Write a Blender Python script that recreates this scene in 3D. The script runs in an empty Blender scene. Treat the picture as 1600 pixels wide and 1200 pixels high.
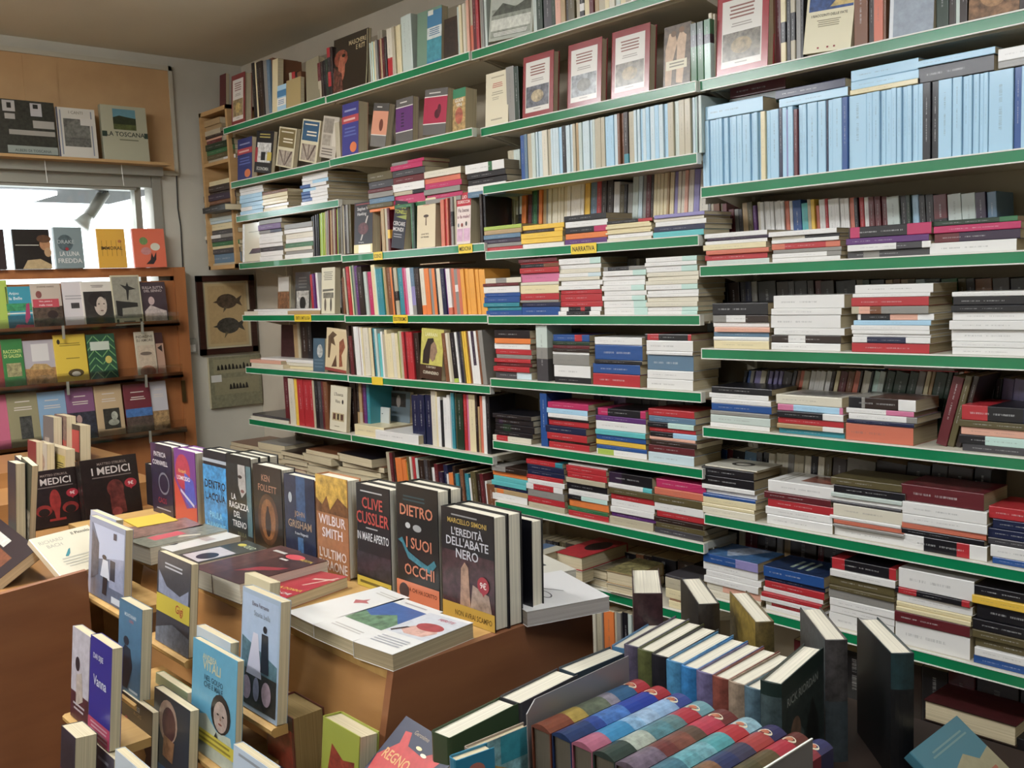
import bpy, math, random
import numpy as np
from mathutils import Matrix, Vector

# ---------------------------------------------------------------- camera, world, lights, exposure
SC = bpy.context.scene
ROOT = SC.collection
FPX = 1535.013
YAW, PITCH, ROLL = [math.radians(a) for a in (-47.94170199, -5.68474513, -2.12450904)]
CAM = np.array([4.85278982, -2.46204824, 1.70096884])
FW = np.array([math.sin(YAW) * math.cos(PITCH), math.cos(YAW) * math.cos(PITCH), math.sin(PITCH)])
_r = np.cross(FW, [0, 0, 1.0]); _r /= np.linalg.norm(_r); _u = np.cross(_r, FW)
RT = math.cos(ROLL) * _r + math.sin(ROLL) * _u
UP = -math.sin(ROLL) * _r + math.cos(ROLL) * _u
cd = bpy.data.cameras.new('camera'); cam = bpy.data.objects.new('camera', cd); ROOT.objects.link(cam)
cd.sensor_width = 36.0; cd.lens = FPX / 1600 * 36; cd.clip_start = 0.02; cd.clip_end = 200
cam.matrix_world = Matrix(((RT[0], UP[0], -FW[0], CAM[0]), (RT[1], UP[1], -FW[1], CAM[1]), (RT[2], UP[2], -FW[2], CAM[2]), (0, 0, 0, 1)))
SC.camera = cam

wd = bpy.data.worlds.new('daylight'); SC.world = wd; wd.use_nodes = True
wn = wd.node_tree.nodes; wn['Background'].inputs[0].default_value = (0.90, 0.97, 1.0, 1); wn['Background'].inputs[1].default_value = 3.2

def area_light(name, loc, sx, sy, power, col, rot=(0, 0, 0)):
    l = bpy.data.lights.new(name, 'AREA'); l.shape = 'RECTANGLE'; l.size = sx; l.size_y = sy; l.energy = power; l.color = col
    o = bpy.data.objects.new(name, l); ROOT.objects.link(o); o.location = loc; o.rotation_euler = rot
    return o
LIGHTS = [(1.5, -1.75, 1.2, 0.22, 28, (1.0, 0.98, 0.93)), (4.3, -1.55, 1.2, 0.22, 12, (0.90, 0.97, 1.0)),
          (2.4, -3.5, 1.2, 0.22, 20, (1.0, 0.98, 0.95)), (0.9, -3.4, 1.2, 0.22, 24, (1.0, 0.98, 0.93))]
for i, (lx, ly, sx, sy, pw, lc) in enumerate(LIGHTS):
    area_light('ceiling_lamp_light', (lx, ly, 2.855), sx, sy, pw, lc)

vs = SC.view_settings
vs.view_transform = 'Standard'; vs.look = 'None'; vs.gamma = 1.0; vs.use_curve_mapping = False
vs.exposure = 0.05
SC.cycles.max_bounces = 6; SC.cycles.diffuse_bounces = 4; SC.cycles.glossy_bounces = 3
SC.cycles.transmission_bounces = 6; SC.cycles.sample_clamp_indirect = 6.0
SC.cycles.caustics_reflective = False; SC.cycles.caustics_refractive = False

# ---------------------------------------------------------------- lifting photo pixels onto real planes
def ray(px, py): return FW + RT * ((px - 800) / FPX) + UP * ((600 - py) / FPX)
def at(px, py, ax, v):
    d = ray(px, py); return CAM + d * ((v - CAM[ax]) / d[ax])
def dep(px, py, D): return CAM + ray(px, py) * D
def pr(P):
    d = np.asarray(P, float) - CAM; z = d @ FW
    return 800 + FPX * (d @ RT) / z, 600 - FPX * (d @ UP) / z

# ---------------------------------------------------------------- materials
def srgb(h):
    if isinstance(h, str):
        h = h.lstrip('#'); v = [int(h[i:i + 2], 16) / 255 for i in (0, 2, 4)]
    else: v = list(h)
    return tuple(c / 12.92 if c <= 0.04045 else ((c + 0.055) / 1.055) ** 2.4 for c in v)

def mat(name, col=None, rough=0.5, metal=0.0, spec=0.5, coat=0.0):
    m = bpy.data.materials.new(name); m.use_nodes = True
    b = m.node_tree.nodes['Principled BSDF']
    if col is not None: b.inputs['Base Color'].default_value = (*srgb(col), 1)
    b.inputs['Roughness'].default_value = rough; b.inputs['Metallic'].default_value = metal
    b.inputs['Specular IOR Level'].default_value = spec; b.inputs['Coat Weight'].default_value = coat
    return m, m.node_tree, b

def noisy(name, c1, c2, scale=8, stretch=(1, 1, 1), rough=0.6, detail=4, bump=0.0, spec=0.4, lo=.35, hi=.65, coat=0.0):
    m, nt, b = mat(name, c1, rough, spec=spec, coat=coat)
    N, L = nt.nodes, nt.links
    tc = N.new('ShaderNodeTexCoord'); mp = N.new('ShaderNodeMapping'); mp.inputs['Scale'].default_value = stretch
    ns = N.new('ShaderNodeTexNoise'); ns.inputs['Scale'].default_value = scale; ns.inputs['Detail'].default_value = detail
    rp = N.new('ShaderNodeValToRGB'); rp.color_ramp.elements[0].position = lo; rp.color_ramp.elements[1].position = hi
    rp.color_ramp.elements[0].color = (*srgb(c1), 1); rp.color_ramp.elements[1].color = (*srgb(c2), 1)
    L.new(tc.outputs['Object'], mp.inputs[0]); L.new(mp.outputs[0], ns.inputs['Vector']); L.new(ns.outputs['Fac'], rp.inputs[0])
    L.new(rp.outputs[0], b.inputs['Base Color'])
    if bump:
        bp = N.new('ShaderNodeBump'); bp.inputs['Strength'].default_value = bump; bp.inputs['Distance'].default_value = 0.002
        L.new(ns.outputs['Fac'], bp.inputs['Height']); L.new(bp.outputs[0], b.inputs['Normal'])
    return m

def printed(name, rough, coat):
    """printed paper or card: colour from the mesh attribute; its alpha is how picture-like the print is; spine UV carries small lettering"""
    m, nt, b = mat(name, None, rough, spec=0.5, coat=coat)
    b.inputs['Coat Roughness'].default_value = 0.12
    N, L = nt.nodes, nt.links
    at_ = N.new('ShaderNodeAttribute'); at_.attribute_name = 'Col'
    tc = N.new('ShaderNodeTexCoord')
    n1 = N.new('ShaderNodeTexNoise'); n1.inputs['Scale'].default_value = 55; n1.inputs['Detail'].default_value = 5; n1.inputs['Roughness'].default_value = .62
    L.new(tc.outputs['Object'], n1.inputs['Vector'])
    mr = N.new('ShaderNodeMapRange'); mr.inputs[1].default_value = .3; mr.inputs[2].default_value = .7; mr.inputs[3].default_value = .22; mr.inputs[4].default_value = 1.9
    L.new(n1.outputs['Fac'], mr.inputs[0])
    mul = N.new('ShaderNodeMix'); mul.data_type = 'RGBA'; mul.blend_type = 'MULTIPLY'
    L.new(at_.outputs['Alpha'], mul.inputs[0]); L.new(at_.outputs['Color'], mul.inputs[6]); L.new(mr.outputs[0], mul.inputs[7])
    # spine lettering
    uv = N.new('ShaderNodeUVMap'); uv.uv_map = 'UV'
    sp = N.new('ShaderNodeSeparateXYZ'); L.new(uv.outputs[0], sp.inputs[0])
    oi = N.new('ShaderNodeObjectInfo')
    def mth(op, a, b_=None, c=None):
        n = N.new('ShaderNodeMath'); n.operation = op
        for i, x in enumerate((a, b_, c)):
            if x is None: continue
            if isinstance(x, (int, float)): n.inputs[i].default_value = x
            else: L.new(x, n.inputs[i])
        return n.outputs[0]
    U, V, Z = sp.outputs[0], sp.outputs[1], oi.outputs['Random']
    def band(x, lo, hi): return mth('MULTIPLY', mth('GREATER_THAN', x, lo), mth('LESS_THAN', x, hi))
    s1 = mth('MULTIPLY_ADD', Z, .12, .08); s2 = mth('ADD', s1, .22); s3 = mth('ADD', s2, .05); s4 = mth('MULTIPLY_ADD', Z, .2, .52)
    zone = mth('MAXIMUM', band(U, s1, s2), band(U, s3, mth('ADD', s4, .06)))
    zone = mth('MULTIPLY', zone, band(V, .42, .56))
    cmb = N.new('ShaderNodeCombineXYZ'); L.new(mth('MULTIPLY', U, 190.), cmb.inputs[0]); L.new(mth('MULTIPLY', Z, 40.), cmb.inputs[1]); L.new(mth('MULTIPLY', V, 1.6), cmb.inputs[2])
    n2 = N.new('ShaderNodeTexNoise'); n2.inputs['Scale'].default_value = 1.0; n2.inputs['Detail'].default_value = 1; L.new(cmb.outputs[0], n2.inputs['Vector'])
    mask = mth('MULTIPLY', zone, mth('GREATER_THAN', n2.outputs['Fac'], .5))
    mask = mth('MULTIPLY', mask, .42)
    bw = N.new('ShaderNodeRGBToBW'); L.new(at_.outputs['Color'], bw.inputs[0])
    ink = mth('MULTIPLY_ADD', mth('LESS_THAN', bw.outputs[0], .22), .55, .12)
    mx = N.new('ShaderNodeMix'); mx.data_type = 'RGBA'
    L.new(mask, mx.inputs[0]); L.new(mul.outputs[2], mx.inputs[6]); L.new(ink, mx.inputs[7])
    L.new(mx.outputs[2], b.inputs['Base Color'])
    return m

M = {}
M['print'] = printed('printed_cover', .38, .25)
M['gloss'] = printed('glossy_cover', .25, .8)
def pages_mat():
    m, nt, b = mat('paper_edges', '#cdbd9a', .85, spec=.2)
    N, L = nt.nodes, nt.links
    tc = N.new('ShaderNodeTexCoord'); mp = N.new('ShaderNodeMapping'); mp.inputs['Scale'].default_value = (3, 3, 900)
    ns = N.new('ShaderNodeTexNoise'); ns.inputs['Scale'].default_value = 1; ns.inputs['Detail'].default_value = 2
    L.new(tc.outputs['Object'], mp.inputs[0]); L.new(mp.outputs[0], ns.inputs['Vector'])
    at_ = N.new('ShaderNodeAttribute'); at_.attribute_name = 'Col'
    mr = N.new('ShaderNodeMapRange'); mr.inputs[1].default_value = .3; mr.inputs[2].default_value = .7; mr.inputs[3].default_value = .72; mr.inputs[4].default_value = 1.05
    L.new(ns.outputs['Fac'], mr.inputs[0])
    mul = N.new('ShaderNodeMix'); mul.data_type = 'RGBA'; mul.blend_type = 'MULTIPLY'; mul.inputs[0].default_value = 1
    L.new(at_.outputs['Color'], mul.inputs[6]); L.new(mr.outputs[0], mul.inputs[7]); L.new(mul.outputs[2], b.inputs['Base Color'])
    return m
M['pages'] = pages_mat()
M['wall'] = noisy('painted_wall', '#bab6a8', '#c4c0b2', 3, rough=.85, bump=.15)
M['wall_back'] = noisy('painted_back_wall', '#bcb2a0', '#c4baa8', 3, rough=.85, bump=.1)
M['ceil'] = noisy('ceiling_paint', '#c8c4b6', '#d0ccbe', 1.2, rough=.9)
M['floor'] = noisy('floor_tiles', '#8a8272', '#989080', 6, rough=.5)
M['board'] = noisy('brown_card', '#b8946a', '#c29e72', 5, rough=.9)
M['trimw'], _, _ = mat('pale_trim', '#b9b4a2', .5)
M['alu'], _, _ = mat('aluminium', '#a5a397', .4, .55)
M['wood'] = noisy('wood_veneer', '#9a6e40', '#a97c4c', 2.2, (1.2, 1.2, 9), rough=.42, spec=.4, coat=.15)
M['woodx'] = noisy('wood_veneer_edge', '#ae8850', '#bb965c', 4, (9, 1, 1), rough=.5)
M['woods'] = noisy('wood_side_panel', '#835438', '#8f5e3e', 2.5, (1, 1, 6), rough=.4, coat=.2)
M['woodl'] = noisy('light_pine', '#ad8a5c', '#b99668', 4, (1, 1, 8), rough=.55)
M['rack'] = noisy('rack_veneer', '#965e36', '#a56a3e', 2, (1, 6, 1), rough=.45, coat=.1)
M['green'] = noisy('green_shelf_strip', '#0c7044', '#0f7a4e', 3, rough=.22, spec=.6, coat=.5)
M['lip'], _, _ = mat('pale_shelf_lip', '#dcdcd2', .3)
M['steel'] = noisy('cream_shelf_enamel', '#c8c2b0', '#d0cab8', 2, rough=.4)
M['backp'] = noisy('back_panel_enamel', '#9c907c', '#a89c86', 1.5, rough=.55)
M['dark'], _, _ = mat('dark_gap', '#1a1714', .7)
M['yel'], _, _ = mat('yellow_shelf_tag', '#e3c53a', .5)
M['ink'], _, _ = mat('black_ink', '#1c1a18', .6)
M['frame'] = noisy('dark_mahogany', '#2e1812', '#3b2018', 6, (1, 1, 10), rough=.35)
M['mat_'], _, _ = mat('cream_mount', '#c6bc9c', .8)
M['black'], _, _ = mat('black_rubber', '#14130f', .5)
M['plast'], _, _ = mat('grey_plastic', '#9b988d', .45)
M['bronze'], _, _ = mat('bronze', '#6b5836', .35, .8)
M['divider'], _, _ = mat('grey_divider_metal', '#8f8c8c', .35, .3)
M['white'], _, _ = mat('white_enamel', '#dcdad2', .4)
def glass(name, tint, a=.12):
    m = bpy.data.materials.new(name); m.use_nodes = True; nt = m.node_tree; N, L = nt.nodes, nt.links
    out = N['Material Output']; N.remove(N['Principled BSDF'])
    t = N.new('ShaderNodeBsdfTransparent'); g = N.new('ShaderNodeBsdfGlossy'); g.inputs['Roughness'].default_value = .04
    t.inputs[0].default_value = (*tint, 1); mx = N.new('ShaderNodeMixShader'); fr = N.new('ShaderNodeFresnel'); fr.inputs[0].default_value = 1.45
    L.new(fr.outputs[0], mx.inputs[0]); L.new(t.outputs[0], mx.inputs[1]); L.new(g.outputs[0], mx.inputs[2]); L.new(mx.outputs[0], out.inputs[0])
    return m
M['glass'] = glass('window_glass', (.96, .98, .98)); M['acrylic'] = glass('clear_acrylic', (.93, .93, .92))
def emis(name, col, s):
    m = bpy.data.materials.new(name); m.use_nodes = True; b = m.node_tree.nodes['Principled BSDF']
    b.inputs['Base Color'].default_value = (*srgb(col), 1); b.inputs['Emission Color'].default_value = (*srgb(col), 1); b.inputs['Emission Strength'].default_value = s
    return m
M['tube'] = emis('lamp_diffuser', '#f3f7ff', 22.0)

# ---------------------------------------------------------------- mesh builder
DEFUV = (-1.0, -1.0)
class MB:
    def __init__(s): s.v = []; s.f = []; s.c = []; s.m = []; s.uv = []
    def face(s, idx, col=(1, 1, 1, 0), m=0, uv=None): s.f.append(tuple(idx)); s.c.append(col); s.m.append(m); s.uv.append(uv)
    def box(s, a, b, col=(1, 1, 1, 0), m=0):
        i = len(s.v); x0, y0, z0 = a; x1, y1, z1 = b
        s.v += [(x0, y0, z0), (x1, y0, z0), (x1, y1, z0), (x0, y1, z0), (x0, y0, z1), (x1, y0, z1), (x1, y1, z1), (x0, y1, z1)]
        for f in ((0, 3, 2, 1), (4, 5, 6, 7), (0, 1, 5, 4), (1, 2, 6, 5), (2, 3, 7, 6), (3, 0, 4, 7)): s.face([i + k for k in f], col, m)
        return s
    def prism(s, prof, ax, lo, hi, col=(1, 1, 1, 0), m=0):
        """prof: list of 2D points in the plane of the two other axes (in axis order)"""
        i = len(s.v); n = len(prof)
        for t in (lo, hi):
            for p in prof:
                q = list(p); q.insert(ax, t); s.v.append(tuple(q))
        s.face([i + k for k in range(n)][::-1], col, m); s.face([i + n + k for k in range(n)], col, m)
        for k in range(n): s.face([i + k, i + (k + 1) % n, i + n + (k + 1) % n, i + n + k], col, m)
        return s
    def tube(s, pts, r, n=10, col=(1, 1, 1, 0), m=0, r2=None):
        P = [Vector(p) for p in pts]; i = len(s.v); prev = None
        for k, p in enumerate(P):
            d = (P[min(k + 1, len(P) - 1)] - P[max(k - 1, 0)]).normalized()
            a = d.orthogonal().normalized() if prev is None else (prev - d * prev.dot(d)).normalized()
            prev = a; b = d.cross(a); rr = r if r2 is None else r + (r2 - r) * k / (len(P) - 1)
            for j in range(n):
                t = 2 * math.pi * j / n; s.v.append(tuple(p + (a * math.cos(t) + b * math.sin(t)) * rr))
        for k in range(len(P) - 1):
            for j in range(n): s.face([i + k * n + j, i + k * n + (j + 1) % n, i + (k + 1) * n + (j + 1) % n, i + (k + 1) * n + j], col, m)
        s.face([i + j for j in range(n)][::-1], col, m); s.face([i + (len(P) - 1) * n + j for j in range(n)], col, m)
        return s
    def add(s, o, mtx=None, moff=0):
        i = len(s.v)
        if mtx is None: s.v += o.v
        else:
            A = np.array(o.v) @ np.array(mtx.to_3x3()).T + np.array(mtx.translation); s.v += [tuple(r) for r in A]
        s.f += [tuple(k + i for k in f) for f in o.f]; s.c += o.c; s.m += [k + moff for k in o.m]; s.uv += o.uv
        return s
    def build(s, name, mats, parent=None, loc=None, colors=True, smooth=False):
        me = bpy.data.meshes.new(name); me.from_pydata(s.v, [], s.f)
        for m in (mats if isinstance(mats, (list, tuple)) else [mats]): me.materials.append(m)
        if any(s.m): me.polygons.foreach_set('material_index', s.m)
        if colors:
            at_ = me.color_attributes.new('Col', 'FLOAT_COLOR', 'CORNER')
            arr = []; uvs = []
            for f, c, u in zip(s.f, s.c, s.uv):
                for k in range(len(f)):
                    arr += c; uvs += (u[k] if u else DEFUV)
            at_.data.foreach_set('color', arr)
            ul = me.uv_layers.new(name='UV'); ul.data.foreach_set('uv', uvs)
        if smooth: me.polygons.foreach_set('use_smooth', [True] * len(me.polygons))
        me.update()
        o = bpy.data.objects.new(name, me); ROOT.objects.link(o)
        if parent: o.parent = parent
        if loc: o.location = loc
        return o

def tag(o, label=None, cat=None, group=None, kind=None):
    if label: o['label'] = label
    if cat: o['category'] = cat
    if group: o['group'] = group
    if kind: o['kind'] = kind
    return o
def thing(name, label, cat, loc=(0, 0, 0), group=None):
    o = bpy.data.objects.new(name, None); ROOT.objects.link(o); o.location = loc; o.empty_display_size = .05
    return tag(o, label, cat, group)
def struct(name, mb, m): return tag(mb.build(name, m, colors=False), kind='structure')
def part(name, mb, m, parent, smooth=False):
    """mb is in world coordinates; stored relative to the parent's origin"""
    p = parent; off = Vector((0, 0, 0))
    while p: off += p.location; p = p.parent
    mb.v = [(x - off.x, y - off.y, z - off.z) for x, y, z in mb.v]
    return mb.build(name, m, parent, colors=False, smooth=smooth)

# ---------------------------------------------------------------- text as mesh
_tx = {}
def text_mesh(t):
    if t not in _tx:
        cu = bpy.data.curves.new('t', 'FONT'); cu.body = t; cu.resolution_u = 2; cu.size = 1; cu.offset = .014
        ob = bpy.data.objects.new('t', cu); me = bpy.data.meshes.new_from_object(ob)
        vs_ = np.array([v.co[:2] for v in me.vertices]) if len(me.vertices) else np.zeros((1, 2))
        fs = [tuple(p.vertices) for p in me.polygons]
        mn, mx = vs_.min(0), vs_.max(0); vs_ = vs_ - mn
        _tx[t] = (vs_, fs, mx - mn)
        bpy.data.objects.remove(ob); bpy.data.curves.remove(cu); bpy.data.meshes.remove(me)
    return _tx[t]

# ---------------------------------------------------------------- books
PAL = {'w': ('#dad8d4', 'white'), 'W': ('#cfc8b4', 'off-white'), 'c': ('#d6c89c', 'cream'), 'y': ('#e0b41c', 'yellow'), 'o': ('#dc7426', 'orange'),
       'r': ('#ae1c26', 'red'), 'R': ('#5e1820', 'dark red'), 'm': ('#b41c58', 'magenta'), 'p': ('#c86a90', 'pink'), 'v': ('#58286c', 'purple'),
       'V': ('#2e1c36', 'dark purple'), 'b': ('#17498a', 'blue'), 'B': ('#151e40', 'navy'), 'l': ('#9cc4dc', 'light blue'), 's': ('#56748c', 'steel blue'),
       't': ('#22808e', 'teal'), 'a': ('#4fb2b4', 'turquoise'), 'g': ('#28663c', 'green'), 'G': ('#16301f', 'dark green'), 'i': ('#9cb23c', 'lime green'),
       'k': ('#121118', 'black'), 'K': ('#2a1a14', 'dark brown'), 'n': ('#744628', 'brown'), 'N': ('#a98c60', 'tan'), 'x': ('#85827c', 'grey'),
       'X': ('#3e3c40', 'dark grey'), 'e': ('#b4d2c8', 'mint'), 'h': ('#564c2c', 'khaki'), 'S': ('#c8684c', 'salmon'), 'd': ('#b0a68c', 'beige'),
       'L': ('#8880b4', 'lavender'), 'O': ('#e09a2c', 'yellow orange'), 'q': ('#bcced4', 'ice blue'), 'P': ('#d8a088', 'peach'), 'T': ('#b8c4bc', 'pale grey')}
def C4(c, a=0.0):
    if isinstance(c, str) and len(c) == 1: c = PAL[c][0]
    v = srgb(c); g = .3 * v[0] + .6 * v[1] + .1 * v[2]
    return tuple(x + (g - x) * .10 for x in v) + (a,)
PAGE = C4('#cfc09c'); PAGED = C4('#b09f7c'); PAGEW = C4('#ddd5c0')
RND = random.Random(7)

def cover_mb(W, L, T, segs, fc=None, hard=False, art=None, lettering=True, bulge=0, emb=None):
    """local frame: x = spine(0) to fore-edge(W), y = foot(0) to head(L), z = back(0) to front(T)"""
    mb = MB(); c = .0022 if hard else .0007; c = min(c, T * .2); r = min(T * .25, .006 if hard else .002)
    if bulge: sp_ = [(-bulge * (1 - (2 * q / 6 - 1) ** 2), T * q / 6) for q in range(7)]
    else: sp_ = [(r, 0), (r * .29, r * .29), (0, r), (0, T - r), (r * .29, T - r * .29), (r, T)]
    ns = len(sp_); prof = [(W, 0)] + sp_ + [(W, T), (W, T - c), (c, T - c), (c, c), (W, c)]
    JB, JF, JS = 0, ns, 3
    n = len(prof); ys = [0.0] + [s[0] * L for s in segs[1:]] + [L]
    rings = []
    for y in ys:
        rings.append(len(mb.v)); mb.v += [(x, y, z) for x, z in prof]
    for k in range(len(segs)):
        col = C4(*segs[k][1]) if isinstance(segs[k][1], tuple) else C4(segs[k][1])
        a, b = rings[k], rings[k + 1]; u0, u1 = ys[k] / L, ys[k + 1] / L
        for j in range(n):
            j2 = (j + 1) % n; uv = None
            cc = col
            if j == JS and lettering and not bulge: uv = ((1 - u0, 0), (1 - u0, 1), (1 - u1, 1), (1 - u1, 0))
            if fc is not None and j in (JB, JF): cc = C4(*fc) if isinstance(fc, tuple) else C4(fc)
            mb.face((a + j, a + j2, b + j2, b + j), cc, 0, uv)
    for rr, flip in ((rings[0], 0), (rings[-1], 1)):
        e_ = n - 1; cc = segs[-1 if flip else 0][1]; cc = C4(*cc) if isinstance(cc, tuple) else C4(cc)
        mid = list(range(1, ns + 1)); h = ns // 2
        caps = [(e_, 0, 1, n - 2), (ns, ns + 1, ns + 2, ns + 3)] + [(mid[q], mid[q + 1], n - 2 if q < h else ns + 3) for q in range(ns - 1) if q != h - 1] + [(mid[h - 1], mid[h], ns + 3, n - 2)]
        for f in caps:
            f = [rr + k for k in f]; mb.face(f if not flip else f[::-1], cc)
    if emb:
        for q, (cy_, ry, rz, c) in enumerate(emb):
            i = len(mb.v); mb.v += [(-bulge * (1 - (2 * rz * math.sin(t * math.pi / 8)) ** 2) - .0004 * (q + 1), (cy_ + ry * math.cos(t * math.pi / 8)) * L, T / 2 + rz * T * math.sin(t * math.pi / 8)) for t in range(16)]
            mb.face(range(i, i + 16), C4(c))
    if art: art_on(mb, W, L, T, art)
    return mb

def art_on(mb, W, L, T, art):
    z = T + .0002
    for p in art:
        k = p[0]; i = len(mb.v)
        if k == 'r':
            _, u0, v0, u1, v1, c = p[:6]; al = p[6] if len(p) > 6 else 0
            mb.v += [(u0 * W, v0 * L, z), (u1 * W, v0 * L, z), (u1 * W, v1 * L, z), (u0 * W, v1 * L, z)]; mb.face((i, i + 1, i + 2, i + 3), C4(c, al))
        elif k == 'e':
            _, cu, cv, ru, rv, c = p[:6]; al = p[6] if len(p) > 6 else 0
            mb.v += [((cu + ru * math.cos(t * math.pi / 9)) * W, (cv + rv * math.sin(t * math.pi / 9)) * L, z) for t in range(18)]; mb.face(range(i, i + 18), C4(c, al))
        elif k == 'p':
            _, pts, c = p[:3]; al = p[3] if len(p) > 3 else 0
            mb.v += [(u * W, v * L, z) for u, v in pts]; mb.face(range(i, i + len(pts)), C4(c, al))
        elif k == 't':   # text, centre u, baseline v, cap height (fraction of L), max width (fraction of W), colour, [condense]
            _, t, cu, v0, h, wmax, c = p[:7]
            vs_, fs, sz = text_mesh(t); hh = h * L; sy = hh / max(sz[1], .1); sx = sy
            if sz[0] * sx > wmax * W: sx = wmax * W / sz[0]
            if len(p) > 7 and sz[0] * sx < wmax * W: sx = min(wmax * W / sz[0], sy * 1.6)
            x0 = cu * W - sz[0] * sx / 2
            mb.v += [(x0 + a * sx, v0 * L + b * sy, z) for a, b in vs_]
            for f in fs: mb.face([i + q for q in f], C4(c))
        elif k == 'l':   # lines of small print
            _, u0, u1, v0, v1, n, c = p[:7]
            rr = random.Random(len(mb.v))
            for q in range(n):
                i = len(mb.v); vv = v0 + (v1 - v0) * (q + .5) / n; hh = abs(v1 - v0) / n * .22; w = (u1 - u0) * rr.uniform(.0, .2)
                mb.v += [((u0 + w / 2) * W, (vv - hh) * L, z), ((u1 - w / 2) * W, (vv - hh) * L, z), ((u1 - w / 2) * W, (vv + hh) * L, z), ((u0 + w / 2) * W, (vv + hh) * L, z)]
                mb.face((i, i + 1, i + 2, i + 3), C4(c))
        z += .00012

def pages_mb(W, L, T, hard=False, col=None, m=0):
    c = min(.0024 if hard else .0009, T * .22); s = .004 if hard else .0012
    mb = MB(); mb.box((c, s, c), (W - s * (1.0 if hard else .6), L - s, T - c), col or PAGE, m)
    return mb

BOOKS = []   # everything queued, the largest ones in the picture become objects of their own
def frame_mtx(org, xd, yd, zd): return Matrix(((xd[0], yd[0], zd[0], org[0]), (xd[1], yd[1], zd[1], org[1]), (xd[2], yd[2], zd[2], org[2]), (0, 0, 0, 1)))
def queue(mtx, W, L, T, segs, label, group, fc=None, hard=False, art=None, pcol=None, face='spine', vis=1.0, gloss=False, bulge=0, emb=None, force=False, name='book', lettering=True, pages=True):
    if face == 'spine': cs = [(0, 0, 0), (0, L, 0), (0, L, T), (0, 0, T)]
    else: cs = [(0, 0, T), (W, 0, T), (W, L, T), (0, L, T)]
    P = [pr(mtx @ Vector(c)) for c in cs]
    P = [(min(max(x, 0), 1600), min(max(y, 0), 1200)) for x, y in P]
    A = abs(sum(P[i][0] * P[(i + 1) % 4][1] - P[(i + 1) % 4][0] * P[i][1] for i in range(4))) / 2
    BOOKS.append(dict(m=mtx, W=W, L=L, T=T, segs=segs, label=label, group=group, fc=fc, hard=hard, art=art, pcol=pcol, A=(1e9 if force else A * vis), gloss=gloss, name=name, lettering=lettering, pages=pages, bulge=bulge, emb=emb))

def parse(tok):
    """'w1.5/e.7' -> thickness 1.5, white with mint from 70 % of the spine; '*.9' scales height"""
    hs = 1.0
    if '*' in tok: tok, h = tok.split('*'); hs = float(h)
    ps = tok.split('/'); th = float(ps[0][1:] or 1); segs = [(0, ps[0][0])]
    for p in ps[1:]: segs.append((float(p[1:] or .68), p[0]))
    return segs, th, hs
def cname(segs):
    a = PAL[segs[0][1]][1]
    return a if len(segs) == 1 else (a + ' and ' + PAL[segs[1][1]][1] if segs[1][1] != segs[0][1] else a)
def mirror(segs):   # spine runs from head (left in the photo) to foot for lying books
    out = [(0, segs[-1][1])]
    for k in range(len(segs) - 1, 0, -1): out.append((1 - segs[k][0], segs[k - 1][1]))
    return out
ORD = ['zeroth', 'first', 'second', 'third', 'fourth', 'fifth', 'sixth', 'seventh', 'eighth', 'ninth', 'tenth', 'eleventh', 'twelfth', 'thirteenth', 'fourteenth', 'fifteenth', 'sixteenth',
       'seventeenth', 'eighteenth', 'nineteenth', 'twentieth'] + ['%dth' % k if k % 10 not in (1, 2, 3) else '%d%s' % (k, {1: 'st', 2: 'nd', 3: 'rd'}[k % 10]) for k in range(21, 90)]
BAY = {1: 'far left bay', 2: 'second bay', 3: 'third bay', 4: 'nearest bay'}
SZ = {(1, 1): 2.540, (1, 2): 2.264, (1, 3): 2.088, (1, 4): 1.842, (1, 5): 1.568, (1, 6): 1.291, (1, 7): 1.012, (1, 8): .70,
      (2, 1): 2.539, (2, 2): 2.262, (2, 4): 1.836, (2, 5): 1.563, (2, 6): 1.289, (2, 7): 1.012, (2, 8): .70,
      (3, 1): 2.539, (3, 2): 2.262, (3, 3): 2.049, (3, 4): 1.803, (3, 5): 1.559, (3, 6): 1.319, (3, 7): 1.078, (3, 8): .839, (3, 9): .597, (3, 10): .30,
      (4, 1): 2.263, (4, 2): 1.946, (4, 3): 1.708, (4, 4): 1.456, (4, 5): 1.213, (4, 6): .937, (4, 7): .671, (4, 8): .36}
SDY = {(1, 1): .04, (1, 2): .017, (2, 1): .038, (2, 2): .038, (3, 1): .03, (4, 1): -.015, (4, 2): -.012}
FH = .033
def ztop(s): return SZ[s] + FH
ROWNAME = {}
for b in (1, 2, 3, 4):
    for k, s in enumerate(sorted([s for s in SZ if s[0] == b], key=lambda s: -SZ[s])): ROWNAME[s] = ORD[k + 1]
def sname(s): return ROWNAME[s] + ' shelf, ' + BAY[s[0]]

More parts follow.
